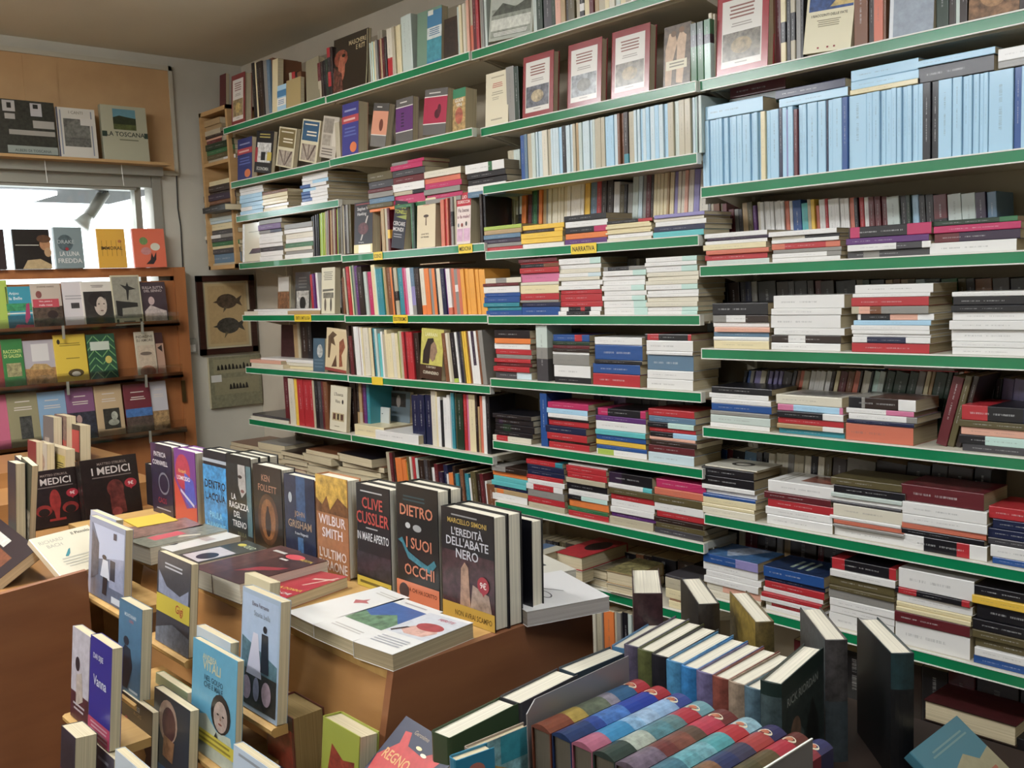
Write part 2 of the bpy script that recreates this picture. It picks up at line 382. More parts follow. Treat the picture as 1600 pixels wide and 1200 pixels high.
PILES = {}
def pile(s, xl, xr, yt, spec, y=.012, W=.14, base=None, hard=False, pcol=None, jit=.0065, vis=1.0, top=None, where=None, L=None, rev=False):
    zb = ztop(s) if base is None else base
    y = y - SDY.get(s, 0)
    xc = (xl + xr) / 2; zt = at(xc, yt, 1, y)[2]
    yb = pr((at(xc, yt, 1, y)[0], y, zb))[1]; ym = (yt + yb) / 2
    X0, X1 = at(xl, ym, 1, y)[0], at(xr, ym, 1, y)[0]
    if L: X0, X1 = X0, X0 + L
    toks = [parse(t) for t in spec.split()]; tot = sum(t[1] for t in toks); H = zt - zb
    PILES[s] = PILES.get(s, 0) + 1; pn = PILES[s]
    z = zt
    for k, (segs, th, hs) in enumerate(toks):
        T = H * th / tot; z -= T
        j = RND.uniform(-jit, jit); jy = RND.uniform(-.004, .006); LL = (X1 - X0) * hs * RND.uniform(.985, 1.0)
        a = RND.uniform(-.012, .012)
        xd = (math.sin(a), math.cos(a), 0); yd = (-math.cos(a), math.sin(a), 0)
        ww = W * RND.uniform(.96, 1.05)
        if rev: a *= 6; m_ = frame_mtx((X0 + j, y + jy + ww, z), (-math.sin(a), -math.cos(a), 0), (math.cos(a), -math.sin(a), 0), (0, 0, 1))
        else: m_ = frame_mtx((X1 + j, y + jy + max(0, -math.sin(a)) * 0, z), xd, yd, (0, 0, 1))
        nm = cname(segs); n = len(toks)
        pos = 'topmost' if k == 0 else 'bottom' if k == n - 1 else ORD[k + 1] + ' down'
        w = where or sname(s)
        lab = f"{nm} book, {pos} in {ORD[pn]} pile, {w}"
        art = top if (k == 0 and top) else None
        queue(m_, ww, LL, T * .985, mirror(segs), lab, 'books lying in piles on the green shelves', hard=hard, pcol=pcol or (PAGED if RND.random() < .6 else PAGE), art=art, vis=vis)

ROWS = {}
def row(s, x0, x1, yt0, yt1, spec, lean=0, y=.014, W=.135, base=None, vis=1.0, hv=.012, where=None, rep=1, fill=1.0):
    zb = ztop(s) if base is None else base
    y = y - SDY.get(s, 0)
    def zat(px, py): return at(px, py, 1, y)[2]
    H0, H1 = zat(x0, yt0) - zb, zat(x1, yt1) - zb
    yb0 = pr((0 + at(x0, yt0, 1, y)[0], y, zb))[1]
    X0 = at(x0, yb0, 1, y)[0]; X1 = at(x1, pr((at(x1, yt1, 1, y)[0], y, zb))[1], 1, y)[0]
    toks = [parse(t) for t in spec.split()] * rep; tot = sum(t[1] for t in toks)
    ROWS.setdefault(s, 0); X = X0; c_, s_ = math.cos(math.radians(lean)), math.sin(math.radians(lean))
    for k, (segs, th, hs) in enumerate(toks):
        wd_ = (X1 - X0) * th / tot; t = ((X + wd_ / 2) - X0) / (X1 - X0); T = wd_ * c_ * .97
        H = (H0 + (H1 - H0) * t) * hs * RND.uniform(1 - hv, 1); L = (H - T * abs(s_)) / c_
        ROWS[s] += 1
        # lean > 0: the top leans to the left (towards -x)
        yd = (-s_, 0, c_); zd = (c_, 0, s_); org = (X, y + RND.uniform(-.003, .006), zb + (0 if s_ >= 0 else T * -s_))
        if s_ >= 0: org = (X, org[1], zb)
        lab = f"{cname(segs)} spine upright, {ORD[min(ROWS[s], 89)]} from left standing on {where or sname(s)}"
        queue(frame_mtx(org, (0, 1, 0), yd, zd), W * RND.uniform(.95, 1.03), L, T, segs[::-1] if False else flip(segs), lab, 'books standing spine out on the green shelves', vis=vis)
        X += wd_
def flip(segs):   # spec is written head to foot
    return mirror(segs)

def faceout(s, x0, x1, yt, T, base_c, art, label, y=-.0, lean=0, tilt=4, base=None, hard=False, x1t=None, pcol=None, gloss=False, spine=None, vis=1.3, copies=1, force=True, H=None, Wd=None):
    zb = ztop(s) if base is None else base
    y = y - SDY.get(s, 0) + .012
    X = at(x0, yt, 1, y)[0]; yb = pr((X, y, zb))[1]
    X0, X1 = at(x0, yb, 1, y)[0], at(x1, yb, 1, y)[0]
    H = H or (at(x0, yt, 1, y)[2] - zb)
    face_book((X0, y, zb), Wd or (X1 - X0), H, T, base_c, art, label, lean, tilt, hard, pcol, gloss, spine, vis, copies, force)
def face_book(org, W, H, T, base_c, art, label, lean=0, tilt=4, hard=False, pcol=None, gloss=False, spine=None, vis=1.3, copies=1, force=True, group='books displayed face out', yaw=0, grp2=None):
    """cover towards -y (turned by yaw), spine left"""
    R = Matrix.Rotation(math.radians(yaw), 4, 'Z') @ Matrix.Rotation(math.radians(lean), 4, 'Y') @ Matrix.Rotation(math.radians(-tilt), 4, 'X')
    xd = R @ Vector((1, 0, 0)); yd = R @ Vector((0, 0, 1)); zd = R @ Vector((0, -1, 0))
    zmin = min((xd * W * a + yd * H * b + zd * T * (c - 1)).z for a in (0, 1) for b in (0, 1) for c in (0, 1))
    for k in range(copies):
        o = Vector(org) - zd * T * (1 + k * 1.03) + Vector((0, 0, -zmin))
        lab = label if k == 0 else 'copy behind: ' + label
        if k > 0: lab = ' '.join(lab.split()[:15])
        queue(frame_mtx(o, xd, yd, zd), W, H, T * .99, [(0, spine or base_c)], lab, group, fc=base_c, hard=hard, art=art if k == 0 else None, pcol=pcol, face='cover', gloss=gloss, force=(force and k == 0), vis=vis if k == 0 else .2, lettering=False)
# ---------------------------------------------------------------- room
XW, YB, ZC = -.474, .335, 3.02
struct('floor', MB().box((-1.2, -5.2, -.05), (7.2, .45, 0)), M['floor'])
struct('ceiling', MB().box((-.6, -5.2, ZC), (7.2, .45, ZC + .08)), M['ceil'])
struct('wall_back', MB().box((-.6, YB, 0), (7.2, YB + .1, ZC)), M['wall_back'])
WY0, WY1, WZ0, WZ1 = -3.3, -.20, 1.0, 2.385
wl = MB()
wl.box((XW - .12, WY1, 0), (XW, YB, ZC)); wl.box((XW - .12, -5.2, 0), (XW, WY0, ZC)); wl.box((XW - .12, WY0, 0), (XW, WY1, WZ0)); wl.box((XW - .12, WY0, WZ1), (XW, WY1, ZC))
struct('wall_left', wl, M['wall'])
struct('wall_right', MB().box((7.1, -5.2, 0), (7.2, .4, ZC)), M['wall'])
struct('wall_front', MB().box((-.6, -5.25, 0), (7.2, -5.15, ZC)), M['wall'])
# window: head, mullion, jamb, pane
wf = MB()
wf.box((XW - .09, WY0, WZ1 - .08), (XW + .012, WY1 - .052, WZ1)); wf.box((XW - .09, WY1 - .05, WZ0), (XW + .016, WY1, WZ1))
wf.box((XW - .088, WY1 - .13, WZ0 + .05), (XW - .03, WY1 - .095, WZ1 - .08)); wf.box((XW - .07, WY0, WZ1 - .095), (XW + .0, WY1 - .13, WZ1 - .08))
wf.box((XW - .087, -1.98, WZ0 + .05), (XW + .01, -1.92, WZ1 - .08)); wf.box((XW - .09, WY0, WZ0), (XW + .015, WY1 - .052, WZ0 + .05))
wo = struct('window_1', wf, M['alu'])
pn = MB().box((XW - .065, WY0 + .01, WZ0 + .05), (XW - .061, WY1 - .13, WZ1 - .095)).build('window_pane', M['glass'], wo, colors=False)
struct('exterior_canopy', MB().box((-1.5, -3.4, 2.31), (XW - .13, WY1 + .1, 2.40)), mat('canopy_underside', '#25231e', .8)[0])
cl = MB().box((-1.35, -1.0, 2.29), (-.85, -.62, 2.309)); cl = tag(cl.build('ceiling_light', M['tube'], colors=False), 'flat fluorescent panel under the canopy outside the window', 'lamp')
sp = thing('spotlight', 'cream tubular spotlight with reflector bulb hanging inside the window', 'lamp', (-.66, -.53, 2.32))
part('bracket', MB().tube([(-.66, -.44, 2.33), (-.66, -.44, 2.28)], .03), M['black'], sp)
part('lamp_body', MB().tube([(-.66, -.43, 2.295), (-.66, -.525, 2.165)], .03, 16), M['plast'], sp, True)
part('bulb', MB().tube([(-.66, -.53, 2.165), (-.66, -.575, 2.11)], .022, 16, r2=.05), M['white'], sp, True)

# card board panel above the window, shelf board under it
bd = thing('notice_board', 'brown card board with pale frame on the wall above the window', 'board', (XW, -.1, 2.4))
part('board_panel', MB().box((XW + .002, -3.2, 2.40), (XW + .012, -.115, 2.94)).box((XW + .012, -.86, 2.42), (XW + .016, -.70, 2.93)), M['board'], bd)
part('frame', MB().box((XW + .002, -3.2, 2.94), (XW + .022, -.095, 2.965)).box((XW + .002, -.115, 2.385), (XW + .022, -.095, 2.965)).box((XW + .002, -3.2, 2.375), (XW + .018, -.095, 2.40)), M['trimw'], bd)
lg = thing('wall_shelf', 'narrow wooden ledge over the window carrying large picture books', 'shelf', (XW, -.2, 2.42))
part('shelf_board', MB().box((XW, -3.2, 2.412), (XW + .15, -.19, 2.426)), M['woodl'], lg)
part('rail', MB().box((XW + .02, -3.2, 2.365), (XW + .06, -.2, 2.412)), M['alu'], lg)
for yy in (-.82, -.44): part('cord', MB().tube([(XW + .10, yy, 2.41), (XW + .10, yy + .005, 2.30)], .0018, 6), M['white'], lg)
cb = MB().tube([(XW + .01, -.105, 2.375), (XW + .01, -.11, 2.2), (XW + .008, -.10, 2.1), (XW + .01, -.105, 1.86)], .0035, 8)
tag(cb.build('cable', M['black'], colors=False), 'thin black cable running down the wall beside the window frame', 'cable')

# shelving bays
def shelf_part(s, root, x0, x1):
    z0 = SZ[s]; z1 = z0 + FH; y = -SDY.get(s, 0)
    sh = part('shelf', MB().box((x0 + .004, y + .004, z1 - .022), (x1 - .004, .30, z1)).box((x0 + .004, y + .05, z0 + .004), (x1 - .004, y + .056, z1 - .02)), M['steel'], root)
    part('front_strip', MB().box((x0 + .003, y, z0 + .0025), (x1 - .003, y + .004, z1 - .0025)), M['green'], sh)
    part('strip_lip', MB().box((x0 + .003, y - .002, z0), (x1 - .003, y + .004, z0 + .003)).box((x0 + .003, y - .002, z1 - .003), (x1 - .003, y + .004, z1 + .0005))
         .box((x0 + .001, y - .001, z0), (x0 + .0035, y + .02, z1)).box((x1 - .0035, y - .001, z0), (x1 - .001, y + .02, z1)), M['lip'], sh)
    for xx in (x0 + .006, x1 - .009): part('bracket', MB().prism([(.30, z1 - .022), (.30, z0 - .06), (.22, z0 - .03), (y + .06, z1 - .024)], 0, xx, xx + .003), M['steel'], sh)
    return sh
BAYX = {1: (0, 1), 2: (1, 2), 3: (2, 3), 4: (3, 4.02)}
TAGS = {(3, 4): [(892, 932, 'NARRATIVA')], (2, 4): [(583.5, 597.5, 'SCIENZE'), (716.5, 738, 'MEDICINA')], (1, 5): [(460, 486, 'CRISTO E MITOLOGIA')], (2, 5): [(614, 637, 'ESOTERISMO')], (2, 6): [(581, 598, '')]}
for b in (1, 2, 3, 4):
    x0, x1 = BAYX[b]
    root = thing('shelving_bay', {1: 'far left bay of cream metal shelving with green front strips, beside the corner', 2: 'second bay of cream metal shelving from the corner, green front strips',
                                  3: 'third metal shelving bay from the corner, crammed with piled paperbacks', 4: 'nearest metal shelving bay, its second shelf full of light blue books'}[b], 'bookshelf', (x0, 0, 0), 'metal shelving bays along the wall')
    part('back_panel', MB().box((x0 + .001, .305, .1), (x1 - .001, .315, 2.9)), M['backp'], root)
    up = MB(); up.box((x0 + .001, .27, 0), (x0 + .02, .304, 2.9))
    part('upright', up, M['steel'], root); part('upright', MB().box((x1 - .018, .27, 0), (x1 - .001, .304, 2.9)), M['steel'], root)
    for s in [s for s in SZ if s[0] == b]:
        if s == (3, 10) or s[1] == 8 and b < 3: pass
        sh = shelf_part(s, root, x0, x1)
        for px0, px1, txt in TAGS.get(s, []):
            yy = -SDY.get(s, 0) - .0028; zc = SZ[s] + FH / 2
            ypx = pr((at(px0, 500, 1, yy)[0], yy, zc))[1]
            X0, X1 = at(px0, ypx, 1, yy)[0], at(px1, ypx, 1, yy)[0]
            tg = MB().box((X0, yy, SZ[s] - .001), (X1, yy + .0006, SZ[s] + FH + .001))
            tg.c = [(*srgb('#e0c23c'), 0)] * len(tg.c)
            if txt:
                vs_, fs, sz = text_mesh(txt); sx = (X1 - X0) * .86 / sz[0]; sy = FH * .5 / sz[1]; i = len(tg.v)
                tg.v += [(X0 + (X1 - X0) * .07 + a * sx, yy - .0004, zc - FH * .25 + bb * sy) for a, bb in vs_]
                for f in fs: tg.face([i + q for q in f], C4('#2a2416'))
            off = root.location; tg.v = [(x - off.x, y - off.y, z - off.z) for x, y, z in tg.v]
            tg.build('shelf_tag', M['print'], sh)

# wooden wall cabinet at the far left end
wc = thing('wall_cabinet', 'light pine open cabinet in the corner packed with lying books', 'cabinet', (-.36, 0, 1.85))
cx0, cx1, cz0, cz1 = -.362, -.03, 1.852, 2.705
part('cabinet_body', MB().box((cx0, 0, cz0), (cx0 + .022, .32, cz1)).box((cx1 - .02, 0, cz0), (cx1, .32, cz1)).box((cx0, 0, cz1 - .022), (cx1, .32, cz1)).box((cx0, 0, cz0), (cx1, .32, cz0 + .022)).box((cx0 + .01, .30, cz0), (cx1 - .01, .32, cz1)), M['woodl'], wc)
part('shelf', MB().box((cx0 + .022, .004, 2.412), (cx1 - .02, .30, 2.43)), M['woodl'], wc)

# framed fish print and second picture on the side wall
def quadwall(px, X): return [at(x, y, 0, X) for x, y in px]
pf = thing('framed_picture', 'dark framed print of two fish hanging by the corner', 'picture', (XW, .14, 1.6))
FY0, FY1, FZ0, FZ1 = -.036, .318, 1.374, 1.824
w_ = .034
part('frame', MB().box((XW + .002, FY0, FZ0), (XW + .022, FY0 + w_, FZ1)).box((XW + .002, FY1 - w_, FZ0), (XW + .022, FY1, FZ1)).box((XW + .002, FY0, FZ0), (XW + .022, FY1, FZ0 + w_)).box((XW + .002, FY0, FZ1 - w_), (XW + .022, FY1, FZ1)), M['frame'], pf)
part('mount', MB().box((XW + .004, FY0 + .02, FZ0 + .02), (XW + .010, FY1 - .02, FZ1 - .02)), M['mat_'], pf)
fm = MB(); fy0, fy1, fz0, fz1 = FY0 + .065, FY1 - .065, FZ0 + .06, FZ1 - .06
def wq(mb, X, y0, z0, y1, z1, col): i = len(mb.v); mb.v += [(X, y0, z0), (X, y1, z0), (X, y1, z1), (X, y0, z1)]; mb.face((i, i + 1, i + 2, i + 3), col)
def wpoly(mb, X, pts, col): i = len(mb.v); mb.v += [(X, y, z) for y, z in pts]; mb.face(range(i, i + len(pts)), col)
wq(fm, XW + .0106, fy0 - .02, fz0 - .02, fy1 + .02, fz1 + .02, C4('#b0a888')); wq(fm, XW + .0110, fy0 - .015, fz0 - .015, fy1 + .015, fz1 + .015, C4('#b8a070')); wq(fm, XW + .0114, fy0, fz0, fy1, fz1, C4('#b09462', .1))
for cz, sc, cc in ((1.675, 1.0, '#4a3a2a'), (1.535, 1.1, '#3c3830')):
    cy = .145
    pts = [(cy + .062 * sc * math.cos(t) * (1 if math.cos(t) > 0 else 1.05), cz + .042 * sc * math.sin(t)) for t in [k * math.pi / 9 for k in range(18)]]
    wpoly(fm, XW + .0118, pts, C4(cc, .8))
    wpoly(fm, XW + .0120, [(cy + .05 * sc, cz + .01), (cy + .092 * sc, cz + .032 * sc), (cy + .078 * sc, cz), (cy + .092 * sc, cz - .03 * sc), (cy + .05 * sc, cz - .01)], C4(cc, .5))
    wpoly(fm, XW + .0120, [(cy - .055 * sc, cz + .008), (cy - .088 * sc, cz - .004), (cy - .055 * sc, cz - .012)], C4(cc, .3))
    wpoly(fm, XW + .0122, [(cy - .02, cz - .03 * sc), (cy - .03, cz - .066 * sc), (cy - .002, cz - .036 * sc)], C4('#5a5038', .5))
fm.v = [(x - XW, y - .14, z - 1.6) for x, y, z in fm.v]; fm.build('print', M['print'], pf)
pic = thing('picture', 'unframed greenish picture of two rows of figures below the fish print', 'picture', (XW, .16, 1.2))
part('panel', MB().box((XW + .002, .004, 1.066), (XW + .022, .326, 1.358)), M['mat_'], pic)
pm = MB(); wq(pm, XW + .0224, .004, 1.066, .326, 1.358, C4('#7d7a5e', .25)); wq(pm, XW + .0226, .03, 1.262, .31, 1.344, C4('#8c8666', .1)); wq(pm, XW + .0226, .03, 1.14, .31, 1.235, C4('#8a8464', .1))
rr_ = random.Random(3)
for cz, a, bb, n in ((1.30, .05, .30, 11), (1.185, .12, .24, 6)):
    for k in range(n):
        yy = a + (bb - a) * k / n; hh = rr_.uniform(.02, .034)
        wpoly(pm, XW + .0229, [(yy, cz - .018), (yy + .004, cz + hh - .018), (yy + .009, cz + hh - .012), (yy + .014, cz + hh - .02), (yy + .020, cz - .018)], C4('#1c1b17'))
wq(pm, XW + .0232, .012, 1.215, .075, 1.255, C4('#c9c8c0'))
pm.v = [(x - XW, y - .16, z - 1.2) for x, y, z in pm.v]; pm.build('print', M['print'], pic)
so = thing('power_socket', 'grey wall socket on the painted wall left of the fish print', 'socket', (XW, -.08, 1.43))
part('housing', MB().box((XW, -.115, 1.39), (XW + .022, -.062, 1.475)), M['plast'], so); part('cover_plate', MB().box((XW + .022, -.108, 1.40), (XW + .026, -.07, 1.44)), M['white'], so)

# display rack in front of the window
XR = XW + .075
dr = thing('display_rack', 'brown wooden display rack of face-out paperbacks in front of the window', 'rack', (XW, -1.2, 0))
part('rack_panel', MB().box((XW + .03, -2.6, .02), (XR, -.128, 1.80)).box((XW + .03, -2.6, 1.825), (XR, -.128, 1.872)).box((XW + .03, -.19, 1.79), (XR, -.128, 1.83)), M['rack'], dr)
part('side_post', MB().box((XW + .03, -.190, .02), (XR + .012, -.128, 1.872)), M['rack'], dr)
RL = [1.575, 1.292, .99]
for z in RL:
    g_ = part('ledge', MB().box((XR, -2.6, z - .02), (XR + .075, -.205, z - .004)).box((XR + .068, -2.6, z - .02), (XR + .075, -.205, z + .012)), M['rack'], dr)
    part('acrylic_lip', MB().box((XR + .076, -2.6, z - .018), (XR + .078, -.21, z + .055)), M['acrylic'], g_)
    for yy in (-.82, -.42): part('bracket', MB().box((XR + .072, yy, z - .055), (XR + .080, yy + .012, z + .012)), M['alu'], g_)
part('lock', MB().box((XR + .012, -.196, 1.13), (XR + .024, -.176, 1.25)), M['bronze'], dr)

# ---------------------------------------------------------------- wooden display unit with tiered front ledges
TX0, TX1, TYF, TYB, TZ = 1.47, 3.325, -1.415, -.86, .97
du = thing('display_unit', 'long brown wooden book display with tiered front ledges', 'display unit', (TX1, TYF, 0))
fy = lambda z: TYF - (TZ - z) * .22     # front face slopes outwards towards the floor
part('top_board', MB().box((TX0, TYF - .004, TZ - .022), (TX1 - .0205, TYB, TZ)), M['woodx'], du)
part('front_panel', MB().prism([(fy(.02), .02), (fy(TZ - .022), TZ - .022), (fy(TZ - .022) + .02, TZ - .022), (fy(.02) + .02, .02)], 0, 2.1, TX1 - .022), M['wood'], du)
part('side_panel', MB().prism([(fy(.02) - .004, .02), (TYF - .004, TZ), (TYB, TZ), (TYB, .02)], 0, TX1 - .02, TX1), M['woods'], du)
part('back_panel', MB().box((TX0, TYB - .02, .02), (TX1 - .02, TYB, TZ - .022)), M['wood'], du)
LEDGES = []
def ledge(x0, x1, z, y0=None, d=.10):
    yb = fy(z) + .01; yf = yb - d
    part('ledge', MB().prism([(yb, z - .022), (yf + .006, z - .022), (yf, z - .016), (yf, z - .003), (yf + .006, z), (yb, z)], 0, x0, x1), M['woodx'], du)
    return yf

lu = thing('side_display_unit', 'brown wooden counter at the left end of the tiered display, holding leaning books', 'display unit', (2.1, -1.58, 0))
part('side_panel', MB().prism([(-2.6, .02), (-2.6, .90), (-1.575, .968), (-1.575, .02)], 0, 2.08, 2.1), M['woods'], lu)
part('top_board', MB().box((.1, -2.6, .86), (2.078, -1.43, .88)).box((.1, -1.43, .86), (1.465, -.86, .88)), M['wood'], lu)
part('riser', MB().box((.1, -1.7, .88), (.98, -.9, .975)), M['wood'], lu); part('riser', MB().box((.1, -1.7, .975), (.62, -.9, 1.035)), M['wood'], lu)
part('back_panel', MB().box((.1, -.88, .02), (1.465, -.86, .86)).box((.1, -2.6, .02), (.12, -.88, .86)), M['wood'], lu)

# low table with children's books, right front
LT = .755
lt = thing('low_table', 'dark low table under the rows of children books', 'table', (3.9, -1.2, 0))
part('table_top', MB().box((3.40, -1.95, LT - .03), (4.6, -.50, LT)), noisy('dark_table_wood', '#241812', '#2e2018', 4, rough=.6), lt)
for a in (3.43, 4.53):
    for b_ in (-1.92, -.56): part('leg', MB().box((a, b_, 0), (a + .04, b_ + .04, LT - .03)), M['dark'], lt)

# ceiling lamps (out of the frame, over the shop floor)
for lx, ly, sx, sy, pw, lc in LIGHTS:
    t = thing('ceiling_lamp', 'long fluorescent ceiling fitting over the shop floor', 'lamp', (lx, ly, 2.93), 'fluorescent ceiling fittings')
    part('housing', MB().box((lx - sx / 2, ly - .04, 2.94), (lx + sx / 2, ly + .04, ZC - .001)), M['white'], t)
    part('diffuser', MB().box((lx - sx / 2, ly - sy / 2, 2.87), (lx + sx / 2, ly + sy / 2, 2.94)), M['tube'], t)
# ================================================================ contents of the green shelves
# ---- far left bay, top shelf
S = (1, 1)
faceout(S, 343, 353, 115, .02, 'R', None, 'plain dark red book standing at the far left end of the top shelf', y=.12)
def redframe(v=0):
    pic = [('r', .14, .16, .86, .50, ['#5c5f68', '#8a8f94', '#6e675a', '#8d7c58'][v % 4], .9), ('e', .5, .33, .2, .1, ['#a09070', '#6a6a66', '#8c7a58', '#b09858'][v % 4], .8)]
    return [('r', .12, .08, .88, .90, '#d8d4cc')] + pic + [('l', .25, .75, .66, .84, 4, '#8a5a50'), ('l', .3, .7, .56, .62, 2, '#99938a'), ('l', .36, .64, .11, .14, 1, '#99938a')]
faceout(S, 361, 383, 118, .04, '#7c2a2c', redframe(3), 'red framed white book with castle picture, far left on top shelf', hard=True)
row(S, 398, 424, 96, 90, 'k1 c.6 k1 K1.5 x1.4 s1', 0)
row(S, 425, 437, 88, 90, 'n2 n2', 0, y=.03)
faceout(S, 425, 434, 92, .03, 'c', None, 'cream paged book standing near the middle of far left top shelf', vis=.5, force=False)
faceout(S, 433, 447, 134, .012, 'l', [('r', 0, .55, 1, .8, '#3f7ca8'), ('r', 0, .2, 1, .5, '#e8e4d8'), ('l', .1, .8, .25, .45, 3, '#3f7ca8')], 'small light blue and white booklet on the far left top shelf')
faceout(S, 447, 470, 126, .02, '#a8935f', None, 'tan small book facing out on the far left top shelf', vis=.8, force=False)
row(S, 455, 474, 112, 110, 'd1 r1.2 K1 n1.5', 0, y=.05)
faceout(S, 478, 500, 95, .035, '#8a8268', None, 'grey beige hardcover leaning on far left top shelf', lean=-3, hard=True)
row(S, 498, 514, 98, 90, 'R1.3/d.5 K1 k1.2 G1', 0)
# second bay top
S = (2, 1)
row(S, 514, 522, 74, 70, 'r1/k.2/r.5/k.8 K.8', 0)
faceout(S, 521, 576, 74, .015, '#221a14', [('e', .22, .62, .2, .16, '#7c3a28', .7), ('e', .24, .45, .1, .25, '#a05840', .6), ('e', .3, .66, .05, .03, '#1a1210'), ('p', [(0, 0), (.3, 0), (.24, .35), (0, .5)], '#5a3028', .8),
       ('t', 'MASCHERE', .70, .80, .085, .5, '#b0a078'), ('t', 'E RITI', .78, .69, .085, .32, '#b0a078'), ('p', [(.93, .0), (.96, 0), (.985, .4), (.985, .98), (.96, .98), (.96, .4)], '#8a8468')], 'dark art book lettered MASCHERE E RITI on the second bay top shelf', H=.235, force=True, gloss=True)
row(S, 579, 606, 66, 55, 'T.6 c.6 e.6 c.8 k.3 x1 R1 N.8 R1.2 K1', 0)
row(S, 607, 646, 44, 30, 'W1.4/W.55/r.6 d.8 c.8 c.7 T1.8*1.15 T1.2*1.15', 0)
faceout(S, 651, 690, 20, .03, '#6c8a74', [('r', .42, .0, 1, .95, '#3d7aa0'), ('r', .42, .3, 1, .66, '#c8d0cc', .15), ('r', .42, .05, 1, .45, '#3a8a98', .3), ('l', .48, .95, .5, .64, 4, '#3d6a90'), ('r', .45, .88, .66, .97, '#d8d8cc')], 'large grey green folder with blue white panel on the second bay top shelf')
faceout(S, 693, 716, 30, .02, '#382818', [('r', .1, .1, .8, .9, '#2c2018', .6)], 'dark brown book facing out right half of second bay top shelf')
row(S, 716, 750, 10, -12, 'T1 c1 W1 d.9 P1 d1.2/S.5 R1.5*1.1 r1*1.05', 0)
S = (3, 1)
row(S, 749, 762, -5, -10, 'd1.2 x1.2 T1', 0)
faceout(S, 763, 832, -6, .012, '#a8ada0', [('r', .05, .06, .95, .95, '#8a8f82', .4), ('r', .05, .62, .95, .95, '#a9aea2', .1), ('p', [(.05, .5), (.3, .72), (.6, .6), (.95, .74), (.95, .5)], '#4e5248', .5), ('r', .05, .2, .95, .42, '#c6c8bc', .3), ('l', .1, .9, .08, .16, 3, '#e0e0d8')], 'grey landscape photo book leaning on third bay top shelf', lean=4)
row(S, 833, 868, -6, -14, 'T1 G1.6 X2.2 G1', 0)
row(S, 868, 1034, -20, -60, 'P1.4 N1.2 K.7 h1.6 d1 k1.1/w.6/k.8 c1.2 R1 N1 d1.5 c1 W1.2 T1 c1.4 d1.2 w1 x1.2 c1.5 W1.4 d1.2', 0)
row((3, 1), 1034, 1092, -60, -80, 'c1 d1 T1 R1 c1 W1', 0, vis=.2)

# ---- row 2
S = (1, 2)
ORW = lambda: [('r', 0, .62, 1, .76, '#b04048'), ('l', .15, .85, .82, .9, 1, '#8a90b8'), ('l', .1, .8, .64, .73, 1, '#d8a8a0'), ('l', .1, .9, .35, .55, 3, '#5a68a8'), ('e', .7, .14, .2, .1, '#d0703a')]
faceout(S, 371, 394, 218, .03, '#323a72', ORW(), 'blue paperback with red stripe at far left of second shelf', spine='S')
faceout(S, 397, 424, 212, .02, '#1c1c22', [('l', .15, .85, .82, .95, 2, '#b0a050'), ('r', .1, .25, .9, .72, '#c8c8c4', .5), ('r', .0, .25, .15, .6, '#a03038'), ('r', .7, .3, .95, .5, '#c8b040'), ('t', 'ECONOMIA', .5, .06, .08, .8, '#c8c8c0'), ('r', .35, .3, .6, .5, '#222')[:5] + ('#222226',)], 'black collage cover paperback leaning, second from left on second shelf', lean=9)
for k, (a, b_, yt, cc, nm) in enumerate([(431, 458, 208, '#7a6a40', 'khaki'), (467, 495, 196, '#2c5a7c', 'blue')]):
    faceout(S, a, b_, yt, .022, '#cfc6a4', [('r', .06, .5, .94, .96, cc), ('l', .15, .85, .85, .92, 1, '#d8d0b8'), ('l', .3, .85, .6, .75, 2, '#e0d8c0'), ('r', .1, .03, .9, .42, '#a09484', .5), ('p', [(.5, .05), (.56, .05), (.9, .42), (.8, .42)], '#5c4a44'), ('p', [(.46, .05), (.5, .05), (.2, .42), (.1, .42)], '#6c5a50'), ('p', [(.49, .05), (.53, .05), (.55, .42), (.47, .42)], '#7a6a60')], f'cream paperback with {nm} title band leaning on the second shelf, far left bay', lean=12)
faceout(S, 499, 524, 190, .022, '#b8b0a0', [('r', .1, .6, .7, .95, '#8c8478', .3), ('r', .1, .3, .6, .56, '#9a9284', .4), ('l', .1, .8, .05, .25, 3, '#6c645c'), ('r', .7, .3, .95, .9, '#c8c0b0')], 'pale grey patterned paperback leaning on the second shelf, far left bay', lean=12)
S = (2, 2)
row((1, 2), 526, 533, 190, 190, 'd1', 0, vis=.3)
faceout(S, 534, 560, 176, .05, '#3a3c84', ORW(), 'thick blue paperback with red stripe and orange sun on second shelf', spine='S', H=.225)
faceout(S, 578, 602, 168, .03, '#6c6a66', [('r', .0, .28, 1, .82, '#cc8a6c'), ('e', .6, .5, .13, .14, '#6c3a2c'), ('r', 0, .82, 1, 1, '#4a4846'), ('r', .0, .26, 1, .28, '#d8d4cc'), ('l', .2, .6, .88, .94, 1, '#c8c4bc')], 'peach paperback with grey band leaning on second shelf, second bay', lean=10)
faceout(S, 618, 645, 156, .03, '#5c5956', [('r', .0, .27, 1, .80, '#5e2c6c'), ('r', 0, .80, 1, .82, '#d8d4cc'), ('r', 0, .25, 1, .27, '#d8d4cc'), ('l', .3, .5, .35, .7, 5, '#2c1838'), ('l', .2, .7, .88, .94, 1, '#c8c4bc')], 'purple and grey paperback facing out on second shelf, second bay', spine='v')
faceout(S, 660, 696, 146, .035, '#5c5956', [('r', .0, .25, 1, .82, '#a41c40'), ('r', 0, .82, 1, .84, '#d8d4cc'), ('r', 0, .23, 1, .25, '#d8d4cc'), ('e', .6, .45, .12, .1, '#4a1020'), ('e', .68, .54, .08, .12, '#5a1428'), ('l', .2, .7, .88, .94, 1, '#c8c4bc')], 'crimson and grey paperback facing out on second shelf, second bay', lean=5, spine='R')
